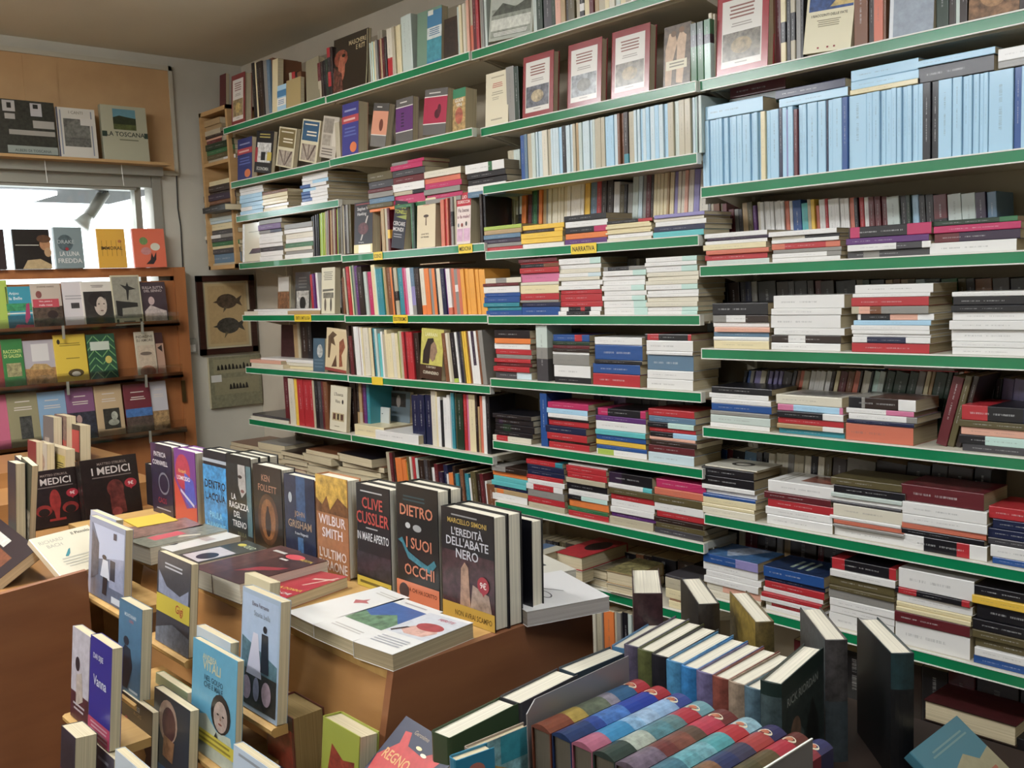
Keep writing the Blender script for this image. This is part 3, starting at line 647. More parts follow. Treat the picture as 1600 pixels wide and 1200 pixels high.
faceout(S, 707, 727, 141, .055, '#8a7c44', [('r', 0, .78, 1, 1, '#2a7a54'), ('r', 0, .0, 1, .78, '#a0824c', .8), ('e', .5, .35, .3, .2, '#a05038', .6), ('t', 'GUIDE', .5, .68, .08, .8, '#e0dccc'), ('t', 'VINI', .5, .57, .08, .7, '#e0dccc')], 'colourful thick guide book at the right end of second shelf', spine='c')
S = (3, 2)
row(S, 792, 812, 103, 103, 'x1 G.6', 0, vis=.2)
faceout(S, 758, 794, 116, .03, '#d6ccae', [('l', .2, .85, .88, .93, 1, '#a89c80'), ('l', .3, .75, .70, .80, 3, '#b05848'), ('l', .25, .8, .56, .64, 2, '#a09880'), ('l', .3, .6, .47, .54, 2, '#a8a088'), ('l', .2, .8, .08, .14, 1, '#a09880')], 'plain cream book facing out at left of the red framed covers')
for k, (a, b_, yt, T) in enumerate([(815, 864, 90, .03), (885, 939, 71, .03), (953, 1014, 51, .035)]):
    faceout(S, a, b_, yt, T, '#8e2a30', redframe(k), f'red framed book facing out, {ORD[k + 1]} of three on the third bay', hard=True, gloss=True)
faceout(S, 1036, 1078, 43, .02, '#4a4034', [('r', 0, 0, 1, 1, '#5a4a3a', .7), ('p', [(.08, .02), (.3, .02), (.34, .4), (.5, .7), (.42, .86), (.2, .88), (.06, .6)], '#b89878', .25), ('p', [(.48, .05), (.72, .02), (.8, .5), (.84, .8), (.62, .9), (.5, .75)], '#c0a080', .25), ('e', .36, .86, .1, .05, '#6a4a2c'), ('e', .66, .9, .1, .05, '#7a5434'), ('r', .1, .27, .88, .42, '#d4ccb0'), ('l', .2, .8, .3, .4, 2, '#7c7460')], 'painted nude figures cover with cream title label beside dark green spines', spine='G')
row(S, 1080, 1111, 38, 27, 'G1/k.2/g.4 G1/k.2/g.4 g1/k.25/e.4', 0)
S = (4, 1)
row(S, 1108, 1117, 20, 20, 'd1 d.6', 0)
faceout(S, 1117, 1199, -6, .035, '#a02a34', redframe(2), 'large shrink-wrapped red framed book at the left end of the nearest bay', hard=True, gloss=True)
row(S, 1201, 1222, -20, -30, 'n1 R.8', 0, y=.05, vis=.4)
row(S, 1221, 1256, -8, -20, 'c1/k.4/c.7 k.8 d.9/k.3/d.7 x1 k.6', 0)
faceout(S, 1254, 1329, -45, .022, '#d8d0b0', [('r', .06, .47, .98, .98, '#2c4a80', .6), ('p', [(.5, .5), (.7, .62), (.98, .6), (.98, .5)], '#c0a868', .5), ('t', 'I RACCONTI DELLE FATE', .5, .40, .03, .85, '#2c2820'), ('l', .25, .75, .28, .37, 4, '#8c8468'), ('r', .3, .04, .34, .06, '#902028'), ('r', .5, .04, .54, .06, '#902028'), ('r', .64, .04, .68, .06, '#902028')], 'cream book I RACCONTI DELLE FATE with blue painting on top visible shelf', lean=4, H=.235)
row(S, 1334, 1384, -20, -30, 'n3*1.05 K1.2 S2 n.6', 0)
faceout(S, 1388, 1458, -50, .03, '#9aa2ac', [('r', .02, 0, .98, 1, '#98a2ae', .15), ('r', .02, 0, .1, 1, '#d8dce0'), ('e', .9, .55, .05, .03, '#4a4c50')], 'silver grey glossy book facing out on the upper shelf of the nearest bay', gloss=True, H=.29)
row(S, 1461, 1512, -50, -60, 'G2.6 K1.4 T1 K1.6', 0)
faceout(S, 1513, 1592, -60, .03, '#4a3826', [('r', 0, 0, 1, 1, '#7c5a3c', .8), ('e', .5, .2, .3, .12, '#a07850', .6)], 'brown picture cover book at the right end of the upper shelf', H=.29)
row(S, 1592, 1640, -60, -60, 'K2 k2 n1', 0)

# ---- row 3
S = (1, 3)
pile(S, 375, 411, 291, 'w1 w.8 l1 l1 l1 w1/l.5 l1', W=.2)
pile(S, 411, 450, 297, 'n1 c1.2 c1 c1 w1 c1', W=.2)
pile(S, 471, 512, 270, 'w1 w1 w1/l.4 b1/w.4 l1/w.5 b1/w.35 b1/w.35 b1/w.4 w1', W=.24)
# piles lying on top of the standing books of the second bay
TB = 2.045
pile((2, 4), 575, 614, 268, 'h1.6 X1.4 R.7 x1 s1 h.9 o.6', base=TB, y=.02, where='books under the second bay shelf')
pile((2, 4), 612, 663, 250, 'x.5/m.5 m.8 X1 R1 w1.2 d.6/k.6 m1.3 g.6', base=TB, y=.02, where='books under the second bay shelf')
pile((2, 4), 663, 720, 264, 'W1.2 S1 m1 x1 m.8 x.8', base=TB, y=.02, where='books under the second bay shelf')
pile((2, 4), 728, 789, 253, 'w1.4/g.6/w.7 k.9 k.9 w1 s.9', base=TB, y=.02, where='books under the second bay shelf')
S = (3, 3)
row(S, 815, 1098, 211, 148, 'b1 s.8 d1.2 T1 q.5 q.5 q.8 W1.4 d.7 q.6 q.7 q.8 l.8 k.9 q1 q.8 d.7 N.6 T.8 q1 q.9 q.5 T.6 d.9 d.6 d.9 l1.1 l1 q.8 n.6 n.6 K1/K.2/t.8 d1.4 q.6 q.6 l.6 q.7 l.8 q1 l.9 q.9 l.9 d1.2 T1 d1.2 d1.2 q.6 e.5 G.4 T.6', 0, fill=1)
row(S, 795, 815, 235, 232, 'd1 T1', 0, y=.1, vis=.3)
S = (4, 2)
row(S, 1097, 1613, 190, 100, 'l1 l1 l.9 l.9 l.8 l.8 l.8 l.7 l.7 l1.3 l1.3 l1.9 l.9 l.9 l.6 c1.1 l.9 l2 B.9 l1 L.3*.97 l1.2 R.9*.95 l1 l1 l2.2 l1.7 B.4 l1 l2 b1.2 l3.6 l1.2 l1.4 l1 l1.2 l1 l.9 l.9 l.9 l1.1 l.9 k1.5 k1.3 l2.4 l1.6 l1.1 l.6 l1.1 l.7 l.8 l4 b1.2 l1.8', 0, hv=.006)
def row_top(px):
    H0, H1 = [at(x, y_, 1, .026)[2] - ztop((4, 2)) for x, y_ in ((1097, 190), (1613, 100))]
    X0, X1, X = [at(x, y_, 1, .026)[0] for x, y_ in ((1097, 290), (1613, 240), (px, 260))]
    return ztop((4, 2)) + H0 + (H1 - H0) * (X - X0) / (X1 - X0)
for a, b_, yt, spec, dz, yy in [(1105, 1195, 158, 'l1', 0, .02), (1138, 1225, 128, 'R1 G1', .03, .09), (1213, 1322, 131, 'B1 l1', 0, .02), (1330, 1437, 99, 'l1.3 l1 c.6', 0, .02), (1435, 1556, 83, 'l.8 k1.8', 0, .02), (1561, 1650, 68, 'w1 x.6', 0, .02)]:
    pile((4, 2), a, b_, yt, spec, base=row_top((a + b_) / 2) + dz + .002, y=yy, where='light blue row, nearest bay')

# ---- row 4
S = (1, 4)
faceout(S, 379, 407, 351, .06, '#ccc8b0', [('l', .3, .95, .75, .78, 1, '#6c6c60'), ('p', [(.35, .2), (.55, .33), (1, .33), (1, .2)], '#2c3444'), ('r', .0, .0, .12, 1, '#e8ecec', .2)], 'white shrink-wrapped book facing out at left end of fourth shelf', gloss=True)
pile(S, 405, 441, 342, 'x1 v1.2 x.7/B.5 w.8 w1.4 w.8 k.9 w1 w1', W=.22)
pile(S, 445, 489, 348, 'x1.2 w1 W1.2 w1 g1 W.8 x.7 w1', W=.22)
row(S, 487, 536, 338, 320, 'k.6 k.5 X.6 k.6 X.6 k.6 i.7 e.5 i.6 i.6 N.6 x.6 d.6 R.5 N.6 n.6 h.6 d.5 R.6 i.6 X.6 h.5 N.5 x.5', -3, W=.2, hv=.01)
row(S, 536, 549, 320, 318, 'd1 K1 x1 h1', -2)
S = (2, 4)
faceout(S, 553, 582, 318, .045, '#26232a', [('r', 0, 0, 1, .17, '#d8cc90'), ('r', .25, .0, .9, .16, '#f0ecdc'), ('t', 'Stephen W.', .5, .82, .085, .85, '#c8c4c0'), ('t', 'Hawking', .42, .72, .085, .72, '#c8c4c0'), ('r', .1, .95, .9, .97, '#8c3a3c'), ('p', [(.35, .25), (.42, .25), (.78, .72), (.7, .72)], '#b8b0a8'), ('e', .5, .48, .28, .12, '#5a3034', .8), ('t', 'Dal big bang', .4, .19, .035, .6, '#c8c4c0')], 'thick black book with comet streak and salmon spine on fourth shelf', spine='S')
row(S, 597, 610, 326, 324, 'N1 d.8 R.7/R.3/y.5/R.7', 0)
faceout(S, 611, 631, 318, .04, '#232430', [('t', 'GUIDO', .55, .84, .085, .7, '#b8bc38'), ('t', 'TONELLI', .52, .73, .085, .92, '#b8bc38'), ('p', [(.2, .66), (1, .62), (1, .72)], '#8a9440'), ('t', 'CERCARE', .48, .48, .085, .92, '#d0ccc8'), ('t', 'MONDI', .45, .36, .085, .8, '#d0ccc8'), ('l', .1, .8, .22, .32, 2, '#8c8c90')], 'dark book with lime author name and title CERCARE MONDI leaning on fourth shelf', lean=8, spine='m')
row(S, 643, 650, 318, 316, 'g1 G1', 0)
faceout(S, 651, 680, 312, .035, '#d2c2a0', [('t', 'MASSIMO', .5, .90, .03, .7, '#c86850'), ('t', 'POLIDORO', .5, .85, .03, .7, '#c86850'), ('e', .5, .64, .14, .03, '#4a3c34'), ('p', [(.47, .45), (.53, .45), (.52, .63), (.48, .63)], '#5a4034'), ('t', 'LE DUE TESTE', .45, .26, .03, .65, '#4a4038'), ('t', 'DEL TIRANNO', .45, .20, .03, .65, '#4a4038')], 'cream LE DUE TESTE DEL TIRANNO book on fourth shelf')
row(S, 688, 713, 312, 306, 'S1 S1 r.8 S.6 R1 x.8/k.3/x.6 d.8', -1)
faceout(S, 713, 735, 303, .05, '#d8c8c0', [('r', 0, .74, 1, 1, '#b41c30'), ('t', 'ELIO', .5, .88, .065, .7, '#e0d8d0'), ('t', 'SGRECCIA', .5, .79, .06, .9, '#e0d8d0'), ('t', 'Fa bene', .5, .62, .075, .85, '#6a5058'), ('t', 'o fa male?', .5, .50, .07, .9, '#8a5060'), ('r', .06, .05, .45, .3, '#c8a0b8', .2), ('r', .52, .05, .95, .3, '#c8a0b8', .2), ('e', .15, .37, .05, .04, '#6c7a80'), ('e', .4, .37, .07, .04, '#8a3c34'), ('e', .7, .39, .06, .045, '#3c3c3c')], 'white and red book with butterflies at right end of fourth shelf', lean=0)
row(S, 752, 759, 303, 300, 'K1 k1', 0, vis=.3)
S = (3, 4)
row(S, 758, 1100, 302, 262, 'k.5 B1.2 T1 e.8 W1.5/P.4 n4/n.3/K.45 d1 W.8/h.4/W.7 k.6 w.8/k.4/w.7 o1.4 K.5 R1 G.6 g1.2 K.6 o1 N1 x.7 W1 W.9 W1 W.8 W.9 W1 w1 w1 w1 w1 w.9 y.8 y.9 s1.8 r1.3 K1.4 K1.6 w1.6*.95 h1.2*.9 k.8*.9 x1.3*.9 T1.5 q1 x.8 R1.2 K.7 c.8 c.8 c.8 c.9 N.6 c1 L.8 W.8 W1 P.8 W1.2 L1.3 W1.4', -4, y=.17, W=.11)
pile(S, 757, 815, 352, 'i1 N1.2 s1.2 V1.1 x1 r.9')
pile(S, 815, 880, 350, 'y1.2 K.8/y.8 y1.4 y1.2 w1.1')
pile(S, 881, 947, 335, 'k1.2 w1.3 k1.2/m.7 o1.2 v1.1/v.5', )
pile(S, 946, 1017, 343, 'k.9/r.7 c.5 c.9 c.9 c.5 w1.2 W.8')
pile(S, 1021, 1100, 333, 'L.9 W.8 w1.2 B1.3 a1.4')
S = (4, 3)
row(S, 1105, 1560, 318, 298, 'W1.3 x.8 d1 n2 h.9 R1.4 R1.8*.9 x1.3*.9 X1.3*.9 N1.6/h.5 h1.6 v1*.95 W1 w1 w1 w1 w1 w1 w1 w.9 S1.2 w.9 b2.4 a1.8*.95 d1 y1 S.9*.9 w1.6 r.8 w1.8 w1.2 w1.2 w1.2 S1.3 k1 r1.2 w1.2 R1.5 R1.5 R1.5 T3 k1.5 G1 l1.6 k1.5 k1.8 R3/k.4 T3 T3 V2.2 s2', 3, y=.17, W=.11, vis=.9)
pile(S, 1102, 1200, 362, 'w1.2 V.7 w.9 c1.4 S1.1 r1.4 T1.2')
pile(S, 1203, 1310, 359, 'w1.3 W.8/k.5 w1 S1.6/S.1/r.2/S.8 x1 w1.2/x.8 w1')
pile(S, 1324, 1454, 351, 'k2.4/m.02/k.14/m.72 v1.4 w1.4/X.6/w.9 X1.5/x.2/X.4')
pile(S, 1456, 1592, 341, 'G1.2/G.3/g.8 m1.6 R2.1/V.3 w2.6')

# ---- row 5
S = (1, 5)
pile(S, 382, 500, 483, 'K.5/w.1 W1/w.2/N.6', W=.26, hard=False)
faceout(S, 434, 452, 432, .01, '#8c8068', [('r', .05, .6, .95, .97, '#c8c4bc'), ('r', .0, .0, 1, .58, '#7c5434', .9)], 'tan and white picture book standing back on the fifth shelf', y=.10, vis=.7)
faceout(S, 461, 485, 426, .02, '#2c2824', [('r', .1, .05, .9, .55, '#a8a49c', .8), ('e', .5, .25, .2, .16, '#141210'), ('l', .2, .8, .6, .9, 4, '#5a5650')], 'black book with dark portrait standing back on fifth shelf', y=.08, vis=.7)
row(S, 486, 500, 430, 425, 'R1 r1 v1 p.6 w1', 2, y=.05)
faceout(S, 502, 523, 419, .03, '#cfc8ac', [('l', .15, .85, .72, .92, 5, '#7c7868'), ('p', [(.1, .48), (.9, .5), (.9, .54), (.1, .53)], '#5c5848'), ('r', .15, .34, .9, .46, '#6c6858', .7), ('e', .3, .2, .08, .14, '#5c5044'), ('e', .72, .2, .07, .15, '#4c443c')], 'cream book with small drawn figures at the end of fifth shelf')
row(S, 533, 540, 440, 430, 'K1 n1', 0)
S = (2, 5)
row(S, 541, 762, 415, 420, 'd.8*.96 K.8 r1.2 c.5 g.5*1.02 x.8*1.02 v1.4*1.02 K2 T1*.9 T.7*.9 m1.5*.9 c1.6*1.05 e.4 t1.3*.97 t1.2*.97 i.4 N.9 n1.6 o.9 K.5 d1.2/d.3/K.5/d.7 t1.7 m.8 p.6 w1.4 s1.4/L.4/x.8 k.8 K1.2 W1.5/W.75/o.8 o1.6 x1.1 o1 k.6 W1.2 B1.2 v.8 w1.3/w.7/S.85 S1 x1.3/x.3/w.35/x.5 S1 O1.1 O1 O1.1 O1 O1 O1 O1', 4)
pile(S, 655, 702, 413, 'R1', base=ztop(S) + .212, y=.03, where='books of the fifth shelf, second bay')
S = (3, 5)
pile(S, 757, 813, 434, 'W1.4/x.3/W.6 R.8 w1.8 b1 b1.6 t1.1 t1 b1.3')
pile(S, 813, 873, 403, 'R1 r.3 k.9/n.6 r1.3 p2.1 W.7 c2 r1.5 x.6 B1 b2')
pile(S, 874, 939, 403, 'w1.4/w.1/e.75 w1 W1 w.9/q.7 W.8 w1.1 w1 r1 r1.7 r1.2 w1/k.2/r.5/k.6/w.75 w.9/k.2/w.75')
pile(S, 942, 1009, 416, 'x.9/k.1/x.6 w1.2/e.7 w1 w1.1 w1.2/e.7 w1.1 w1.1/e.7 w1.6/e.7 w1.6/e.7')
pile(S, 1010, 1091, 401, 'w1.2/w.1/e.72 w1 w1.5/e.7 W1.1 W1 W1 w1.3/e.7 w1 w.8 W1.2 W1.2 w1.1/e.7 w.9/e.7')
row(S, 980, 1000, 404, 404, 'x1 x1 x1 W1', 0, y=.15, vis=.4)
S = (4, 4)
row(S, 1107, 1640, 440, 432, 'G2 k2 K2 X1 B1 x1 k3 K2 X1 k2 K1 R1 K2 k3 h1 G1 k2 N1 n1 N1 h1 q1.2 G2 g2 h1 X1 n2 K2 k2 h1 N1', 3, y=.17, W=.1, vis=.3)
pile(S, 1116, 1203, 473, 'k2.6 x1.6/w.25/K.6 w1 P1.1 s1 w.8 c1.8')
pile(S, 1206, 1316, 461, 'w3 w1.5 w3 w1.6 K1.8/K.1/w.25/K.5 w1.7')
pile(S, 1332, 1454, 444, 'w1.8 w.8 r1.8 d1.6/P.1/n.25/x.4 k1.3/w.02/k.06/P.45/w.8 l1 w1 w.8 w.6 w1.2/B.2/w.7 r2')
pile(S, 1485, 1618, 455, 'w.9 k1.6 k1.2 w1.6 w1.7 w2.2 w1.1 w1.4')

# ---- row 6
S = (1, 6)
pile(S, 391, 440, 563, 'P.8 W1', W=.24, jit=.01)
pile(S, 409, 490, 561, 'w1 W1 c1', W=.24, y=.05)
faceout(S, 439, 460, 508, .02, '#3c1c22', [('r', .1, .1, .9, .9, '#341a1e', .6)], 'dark maroon book standing back on sixth shelf, far left bay', y=.12, vis=.6)
row(S, 461, 490, 507, 500, 'N2 d1 K3 k2', 0, y=.12, vis=.6)
faceout(S, 489, 507, 529, .02, '#3f5a6c', [('e', .6, .62, .25, .2, '#a8aca8', .7), ('l', .1, .9, .1, .4, 3, '#5c7484')], 'slate blue book with white mask facing out on sixth shelf')
faceout(S, 508, 541, 516, .015, '#d0be98', [('r', .06, .07, .94, .95, '#cdb990'), ('p', [(.1, .8), (.3, .93), (.5, .86), (.35, .78), (.45, .6), (.25, .65), (.2, .3), (.12, .3)], '#5a4430', .5), ('p', [(.62, .7), (.8, .8), (.9, .6), (.75, .4), (.82, .15), (.66, .12)], '#8a4c34', .5), ('p', [(.3, .1), (.5, .4), (.55, .12)], '#5a3c2c', .5), ('r', 0, 0, 1, .07, '#8c3a34')], 'tan book with figure drawings and red foot band, sixth shelf', lean=4, x1t=None)
S = (2, 6)
row(S, 545, 657, 508, 520, 'K1.2 R1.5*.8 K1 w1 w.6 w.6 n.5 w.7 c.6 W2.4 c1.4 k.6 t1 T1 a1.2*.9 w.8*.95 d1.3*.9 c1 c1.8*.93 W1.4*.95 c1.2*.95 i.4 d1.4 r1 R.6 r1.2 r1.4 K2', 3)
faceout(S, 656, 690, 516, .035, '#b4ac50', [('r', 0, .0, 1, 1, '#b8b04c', .2), ('t', 'LARRAIN', .45, .85, .07, .7, '#d8d4a0'), ('p', [(.1, .3), (.12, .55), (.3, .8), (.55, .82), (.62, .7), (.45, .6), (.4, .3)], '#241c18'), ('p', [(.42, .42), (.45, .68), (.6, .76), (.7, .68), (.76, .55), (.7, .5), (.66, .40), (.55, .35)], '#8c7058', .3), ('r', .0, .0, 1, .28, '#3c2418'), ('t', 'IL SENTIERO', .5, .22, .04, .8, '#c8c0a8'), ('t', 'CURANDERO', .5, .10, .06, .9, '#d8d0b8')], 'green yellow book with dark haired profile on sixth shelf', lean=3)
row(S, 697, 762, 520, 515, 'n1.5 W1 d1 k1.8/k.9/i.92 w.9 k.7 B.9 h.6 y.6 y.9 n.8 w1 V1.3/V.6/w.65 w1 n.9 x1.6', 6)
S = (3, 6)
pile(S, 773, 829, 516, 'k2 o1.3 w1.4 r1.3 x1 r1 R.9 r1.3 X1.8/q.6')
row(S, 840, 858, 508, 508, 'T1/x.4/X.6', 0)
row(S, 858, 870, 512, 520, 'x1', 0, y=.12, vis=.3)
pile(S, 864, 921, 523, 'b1.4/b.1/r.6/b.8 G.8 R.7 K.7 w.6 x2.2 w2.5 k1.2')
pile(S, 928, 1002, 527, 'w1.5 b3 k.8 b2 r2.4')  # black layer is the shaded gap between the blue books, built as a slab
pile(S, 1010, 1082, 522, 'k1.4/r.05/k.3/r.93 w2.4 w.8 s3.4 w1.9 w2.3', hard=False)
S = (4, 5)
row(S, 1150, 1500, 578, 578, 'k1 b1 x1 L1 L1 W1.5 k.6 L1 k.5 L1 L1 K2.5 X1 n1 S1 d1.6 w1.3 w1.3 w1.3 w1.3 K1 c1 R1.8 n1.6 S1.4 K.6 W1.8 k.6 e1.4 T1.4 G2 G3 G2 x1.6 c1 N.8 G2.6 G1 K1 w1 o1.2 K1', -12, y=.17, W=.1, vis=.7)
row(S, 1462, 1500, 585, 585, 'R2 h1.2 K1', -14, y=.05, W=.14)
row(S, 1500, 1650, 590, 590, 'X2.2 X2.4 k1 L1.8 L1.9 L1.9 S1.6 x2', -6, y=.17, W=.11, vis=.6)
pile((4, 5), 1310, 1380, 574, 'c1.2 b.6', base=ztop((4, 5)) + .19, y=.09, where='books of the fifth shelf, nearest bay')
pile((4, 5), 1385, 1495, 573, 'x1.2 r.5', base=ztop((4, 5)) + .19, y=.09, where='books of the fifth shelf, nearest bay')
PH = [('r', .1, .1, .9, .9, '#8a8680', .8), ('e', .5, .5, .25, .3, '#4a4440', .7)]
pile(S, 1109, 1202, 606, 'k1.4 w1.1 w1.1 b1.6 x.9 T1.7 w1')
pile(S, 1213, 1316, 619, 'W2.2 p1.5/p.2/l.25/p.95 k1.5/w.7 r1.4 N1.1/w.7 t1.3', top=PH)
pile(S, 1324, 1430, 622, 'k2.6/x.2/K.25/w.75 w1.2/p.6 w1.4/x.85 B.9 S4', top=[('r', 0, 0, .9, .7, '#5c3c30', .8), ('r', 0, .7, 1, 1, '#9a968c', .5)])
pile(S, 1500, 1640, 636, 'r3/r.2/k.3/B.7 h1.4 P1.6 k1.8/e.3 X1.5')

# ---- row 7
S = (1, 7)
pile(S, 394, 452, 650, 'X.5 W.6', W=.22)
row(S, 447, 515, 590, 596, 'R1.6*1.03 W1.7 y.8 r1.8 r1.6 r1.5 d.5 k1 X1 R.6 n1.2', 1)
faceout(S, 515, 541, 604, .02, '#d4ccb2', [('t', "L'Essenza", .5, .78, .075, .7, '#5c5444'), ('t', 'Vino', .45, .62, .08, .45, '#5c5444'), ('r', .15, .22, .85, .40, '#b0a074', .3), ('r', .2, .25, .35, .38, '#5c3c30'), ('r', .45, .25, .55, .38, '#2c2420'), ('r', .65, .25, .8, .38, '#5c3c30'), ('e', .75, .66, .05, .05, '#2c2420'), ('l', .3, .6, .08, .12, 1, '#8c8468')], 'cream book with three small pictures facing out on seventh shelf', lean=2)
S = (2, 7)
row(S, 550, 580, 596, 596, 'K2 K1/N.6/K.9 N1/d.6 R.8 v1 t1', 0, y=.06)
faceout(S, 580, 607, 600, .015, '#2c2420', [('r', 0, .0, 1, 1, '#2c241e', .8), ('e', .5, .8, .2, .1, '#5c4c40', .6)], 'dark photo book standing back on seventh shelf, second bay', y=.16, vis=.6, H=.2)
faceout(S, 581, 608, 634, .006, '#b8bcb8', [('e', .6, .75, .04, .02, '#3c3c3c')], 'pale grey leaflet standing on the seventh shelf, second bay', y=.10, vis=.8, H=.12)
faceout(S, 608, 640, 608, .02, '#6c7c88', [('r', .1, .62, .8, .95, '#3c3430', .6), ('e', .45, .75, .1, .15, '#a89c94')], 'blue grey book with small portrait, seventh shelf, second bay', y=.16, vis=.8, H=.19)
pile(S, 553, 632, 668, 'c1', W=.24, L=.24)
pile(S, 585, 652, 676, 'w1', W=.2, y=.0)
row(S, 645, 676, 617, 617, 'B1 B1 B1', 0, y=.03, W=.18)
row(S, 676, 768, 610, 620, 'W1.6 c.6 w1*.9 k.5*.85 w1.5*.9 w1*.95 q.5 t1 h.5 G2.2 r1 p.6 c2 K.7 N.6*.8 S1.2 w1 k1.1', 0, y=.03)
S = (3, 7)
pile(S, 772, 832, 648, 'k1 k1.2/V.1/k.2 k1.5/G.2/k.4 k1 W1.1/r.1/W.4', hard=False)
row(S, 846, 857, 614, 614, 'b1', 0)
pile(S, 855, 918, 630, 'm1.3 l1.1 w.9 k.5 r1.2 B1.5 r1.5 K.5 r1.3')
pile(S, 929, 1007, 640, 'k1.7/m.05/k.25/m.9 v1.2 w2 a1.2 b1.2 y1.2 b.9 w1.3/i.02/w.35', )
pile(S, 1014, 1086, 641, 'r1.6 s1.4 k1.2/e.45 r1 k1.2/l.5 P.7 K1.2 R1.7 q2.2')
row(S, 930, 1085, 618, 628, 'X1 k1 L1 L1 k2 X1 k1 x1 k2 X1', 0, y=.17, W=.1, vis=.25)
S = (4, 6)
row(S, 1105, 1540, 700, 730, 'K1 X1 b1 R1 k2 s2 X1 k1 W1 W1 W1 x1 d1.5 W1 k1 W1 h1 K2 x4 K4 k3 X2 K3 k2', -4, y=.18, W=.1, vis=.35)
pile(S, 1098, 1180, 731, 'W.4 k2 k2.2 w1.1 w1.1 b.8 c1.6 c.9 W1.6', top=[('r', 0, 0, 1, 1, '#c8c4b4'), ('e', .5, .5, .22, .2, '#38342c'), ('e', .5, .5, .14, .13, '#c0bcae')])
pile(S, 1196, 1300, 756, 'w2.4 R1.4 r1.7 w1.6 w2', top=[('r', .25, .15, .85, .6, '#7c4434', .8), ('l', .1, .9, .75, .9, 2, '#a09c90')])
pile(S, 1300, 1411, 752, 'h1.6 k1.6 T.9 w.9 X.6 W2.6 w.7 S1 x.7 w2')
pile(S, 1408, 1540, 764, 'R3 w2.2 w1.6 S1.1 k1 w2.6/w.1/k.25/r.65/w.8', top=[('r', .1, .1, .9, .9, '#5c2a2a', .8)])
pile(S, 1546, 1640, 797, 'r1.8 B1.4 B1.4 X1 w1.8 b1')

# ---- row 8
S = (1, 8)
for a, b_, yt, spec in [(361, 403, 694, 'n1 k1 X1 n1 K1.4 N1 x1'), (403, 441, 694, 'x1.4 d1.2 h1 d1.4 K1 x1'), (443, 479, 708, 'K1 d.8 X1 d.9 R.7 p1 d1 W1'), (479, 530, 706, 'n1 d1.6 k1 d1.6 K1 d1.2 W1.6'), (531, 590, 713, 'k1.6 n1 h1 d1.8 x1 X1 B1')]:
    pile(S, a, b_, yt, spec, W=.24, jit=.016, pcol=PAGE, rev=True)
S = (2, 8)
row(S, 612, 780, 704, 745, 'd1.2 R1.1 K.8 o2.4*.95 o1.4*.93 y.8*.9 h1 W.7 r1 T.9 K2 X1.6 K1 w1.4*.9 R1.2 V1.4*.88 B1.4 w.5*.85 o1.4*.9 K.8 t1.1*.9 n1.2 K.8 t1.2*.95 w.8*.9 h1.6 K1.2 R1 w.6*.9 n2.6*.88', 5, hv=.04)
S = (3, 8)
pile(S, 769, 823, 730, 'x1.4/K.4 o1.2/o.5 a1.2 a1.2 B.8 N1.1/o.1/N.3 w1.8')
pile(S, 824, 881, 721, 'r1/r.6/t.8 B1.2 B1 r.9 w1 w1.2/r.2/w.75 x1.5 r1.3 d1.1')
pile(S, 887, 949, 728, 'w.4 r1.3 r1.3 d1.1 k1.4 w1.2 k1/e.35 o1.6 g.8 r1.2')
pile(S, 953, 1021, 742, 'V2.2/k.3 w.9/w.7/a.8 h1.2 r1.2 w1.4 w1.2 v.9 d1.6')
pile(S, 1023, 1100, 753, 'm1.7 S1.4 h1.6 w1.6 r1.2 K1 h1.1 X1.2')
S = (4, 7)
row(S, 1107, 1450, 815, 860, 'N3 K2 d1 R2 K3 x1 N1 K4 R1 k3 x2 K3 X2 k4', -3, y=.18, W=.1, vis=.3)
BLU = [('r', 0, 0, 1, 1, '#3c6490', .5), ('p', [(.1, .6), (.5, .8), (.95, .6), (.95, .2), (.4, .4)], '#9aa4b4', .6)]
pile(S, 1100, 1186, 872, 'b1.6/b.4/L.6 w1.4 w1 w1.2 W1.2/P.3 W1', top=BLU)
pile(S, 1192, 1286, 892, 'b2.4 B1 r1.6 w1 r1 w1 W1/r.1/w.6 w1', top=[('r', 0, 0, 1, 1, '#1c2c4a', .7), ('l', .2, .8, .3, .7, 3, '#8c9c8c')])
pile(S, 1296, 1398, 880, 'k1.7/r.02/k.22/r.9 w1.1 h1.4 h.7 x1.3 w1.2 w1.1 w2.2')
pile(S, 1400, 1518, 897, 'w3 k.9/r.05/k.3/r.9 w1.3 c.7 c.7 R1.7 w3.4')
pile(S, 1522, 1640, 925, 'k1.4 y1.2 k2.2 k1.6 h1.2 h1.3 w1.2 b1.2')

# ---- row 9, fore-edges towards the room
S = (3, 9)
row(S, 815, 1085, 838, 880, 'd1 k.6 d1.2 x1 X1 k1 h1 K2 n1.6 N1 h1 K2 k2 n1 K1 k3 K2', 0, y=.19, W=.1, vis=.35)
def back_pile(s, pts, zt, Ts, cols, tops, labs):
    """books lying with the fore-edge to the room: pts = front-left, front-right, back-right of the top face"""
    z = zt
    for k, (T, c, tp, lb) in enumerate(zip(Ts, cols, tops, labs)):
        A, B = at(*pts[0], 2, zt), at(*pts[1], 2, zt); Cc = at(*pts[2], 2, zt)
        xd = Vector(B - A); Wd = xd.length; xd.normalize(); yd = Vector((-xd.y, xd.x, 0)); Ld = (Vector(Cc - B)).dot(yd)
        # fore-edge looks along -y: spine at the back -> local x = -yd, local y = xd
        o = Vector((A[0], A[1], z - T)) + yd * Ld
        queue(frame_mtx(o, -yd, xd, (0, 0, 1)), Ld, Wd, T * .98, [(0, c)], lb, 'books lying fore-edge out on the lowest shelf', hard=True, face='cover', art=tp, force=True, pcol=PAGE, lettering=False)
        z -= T
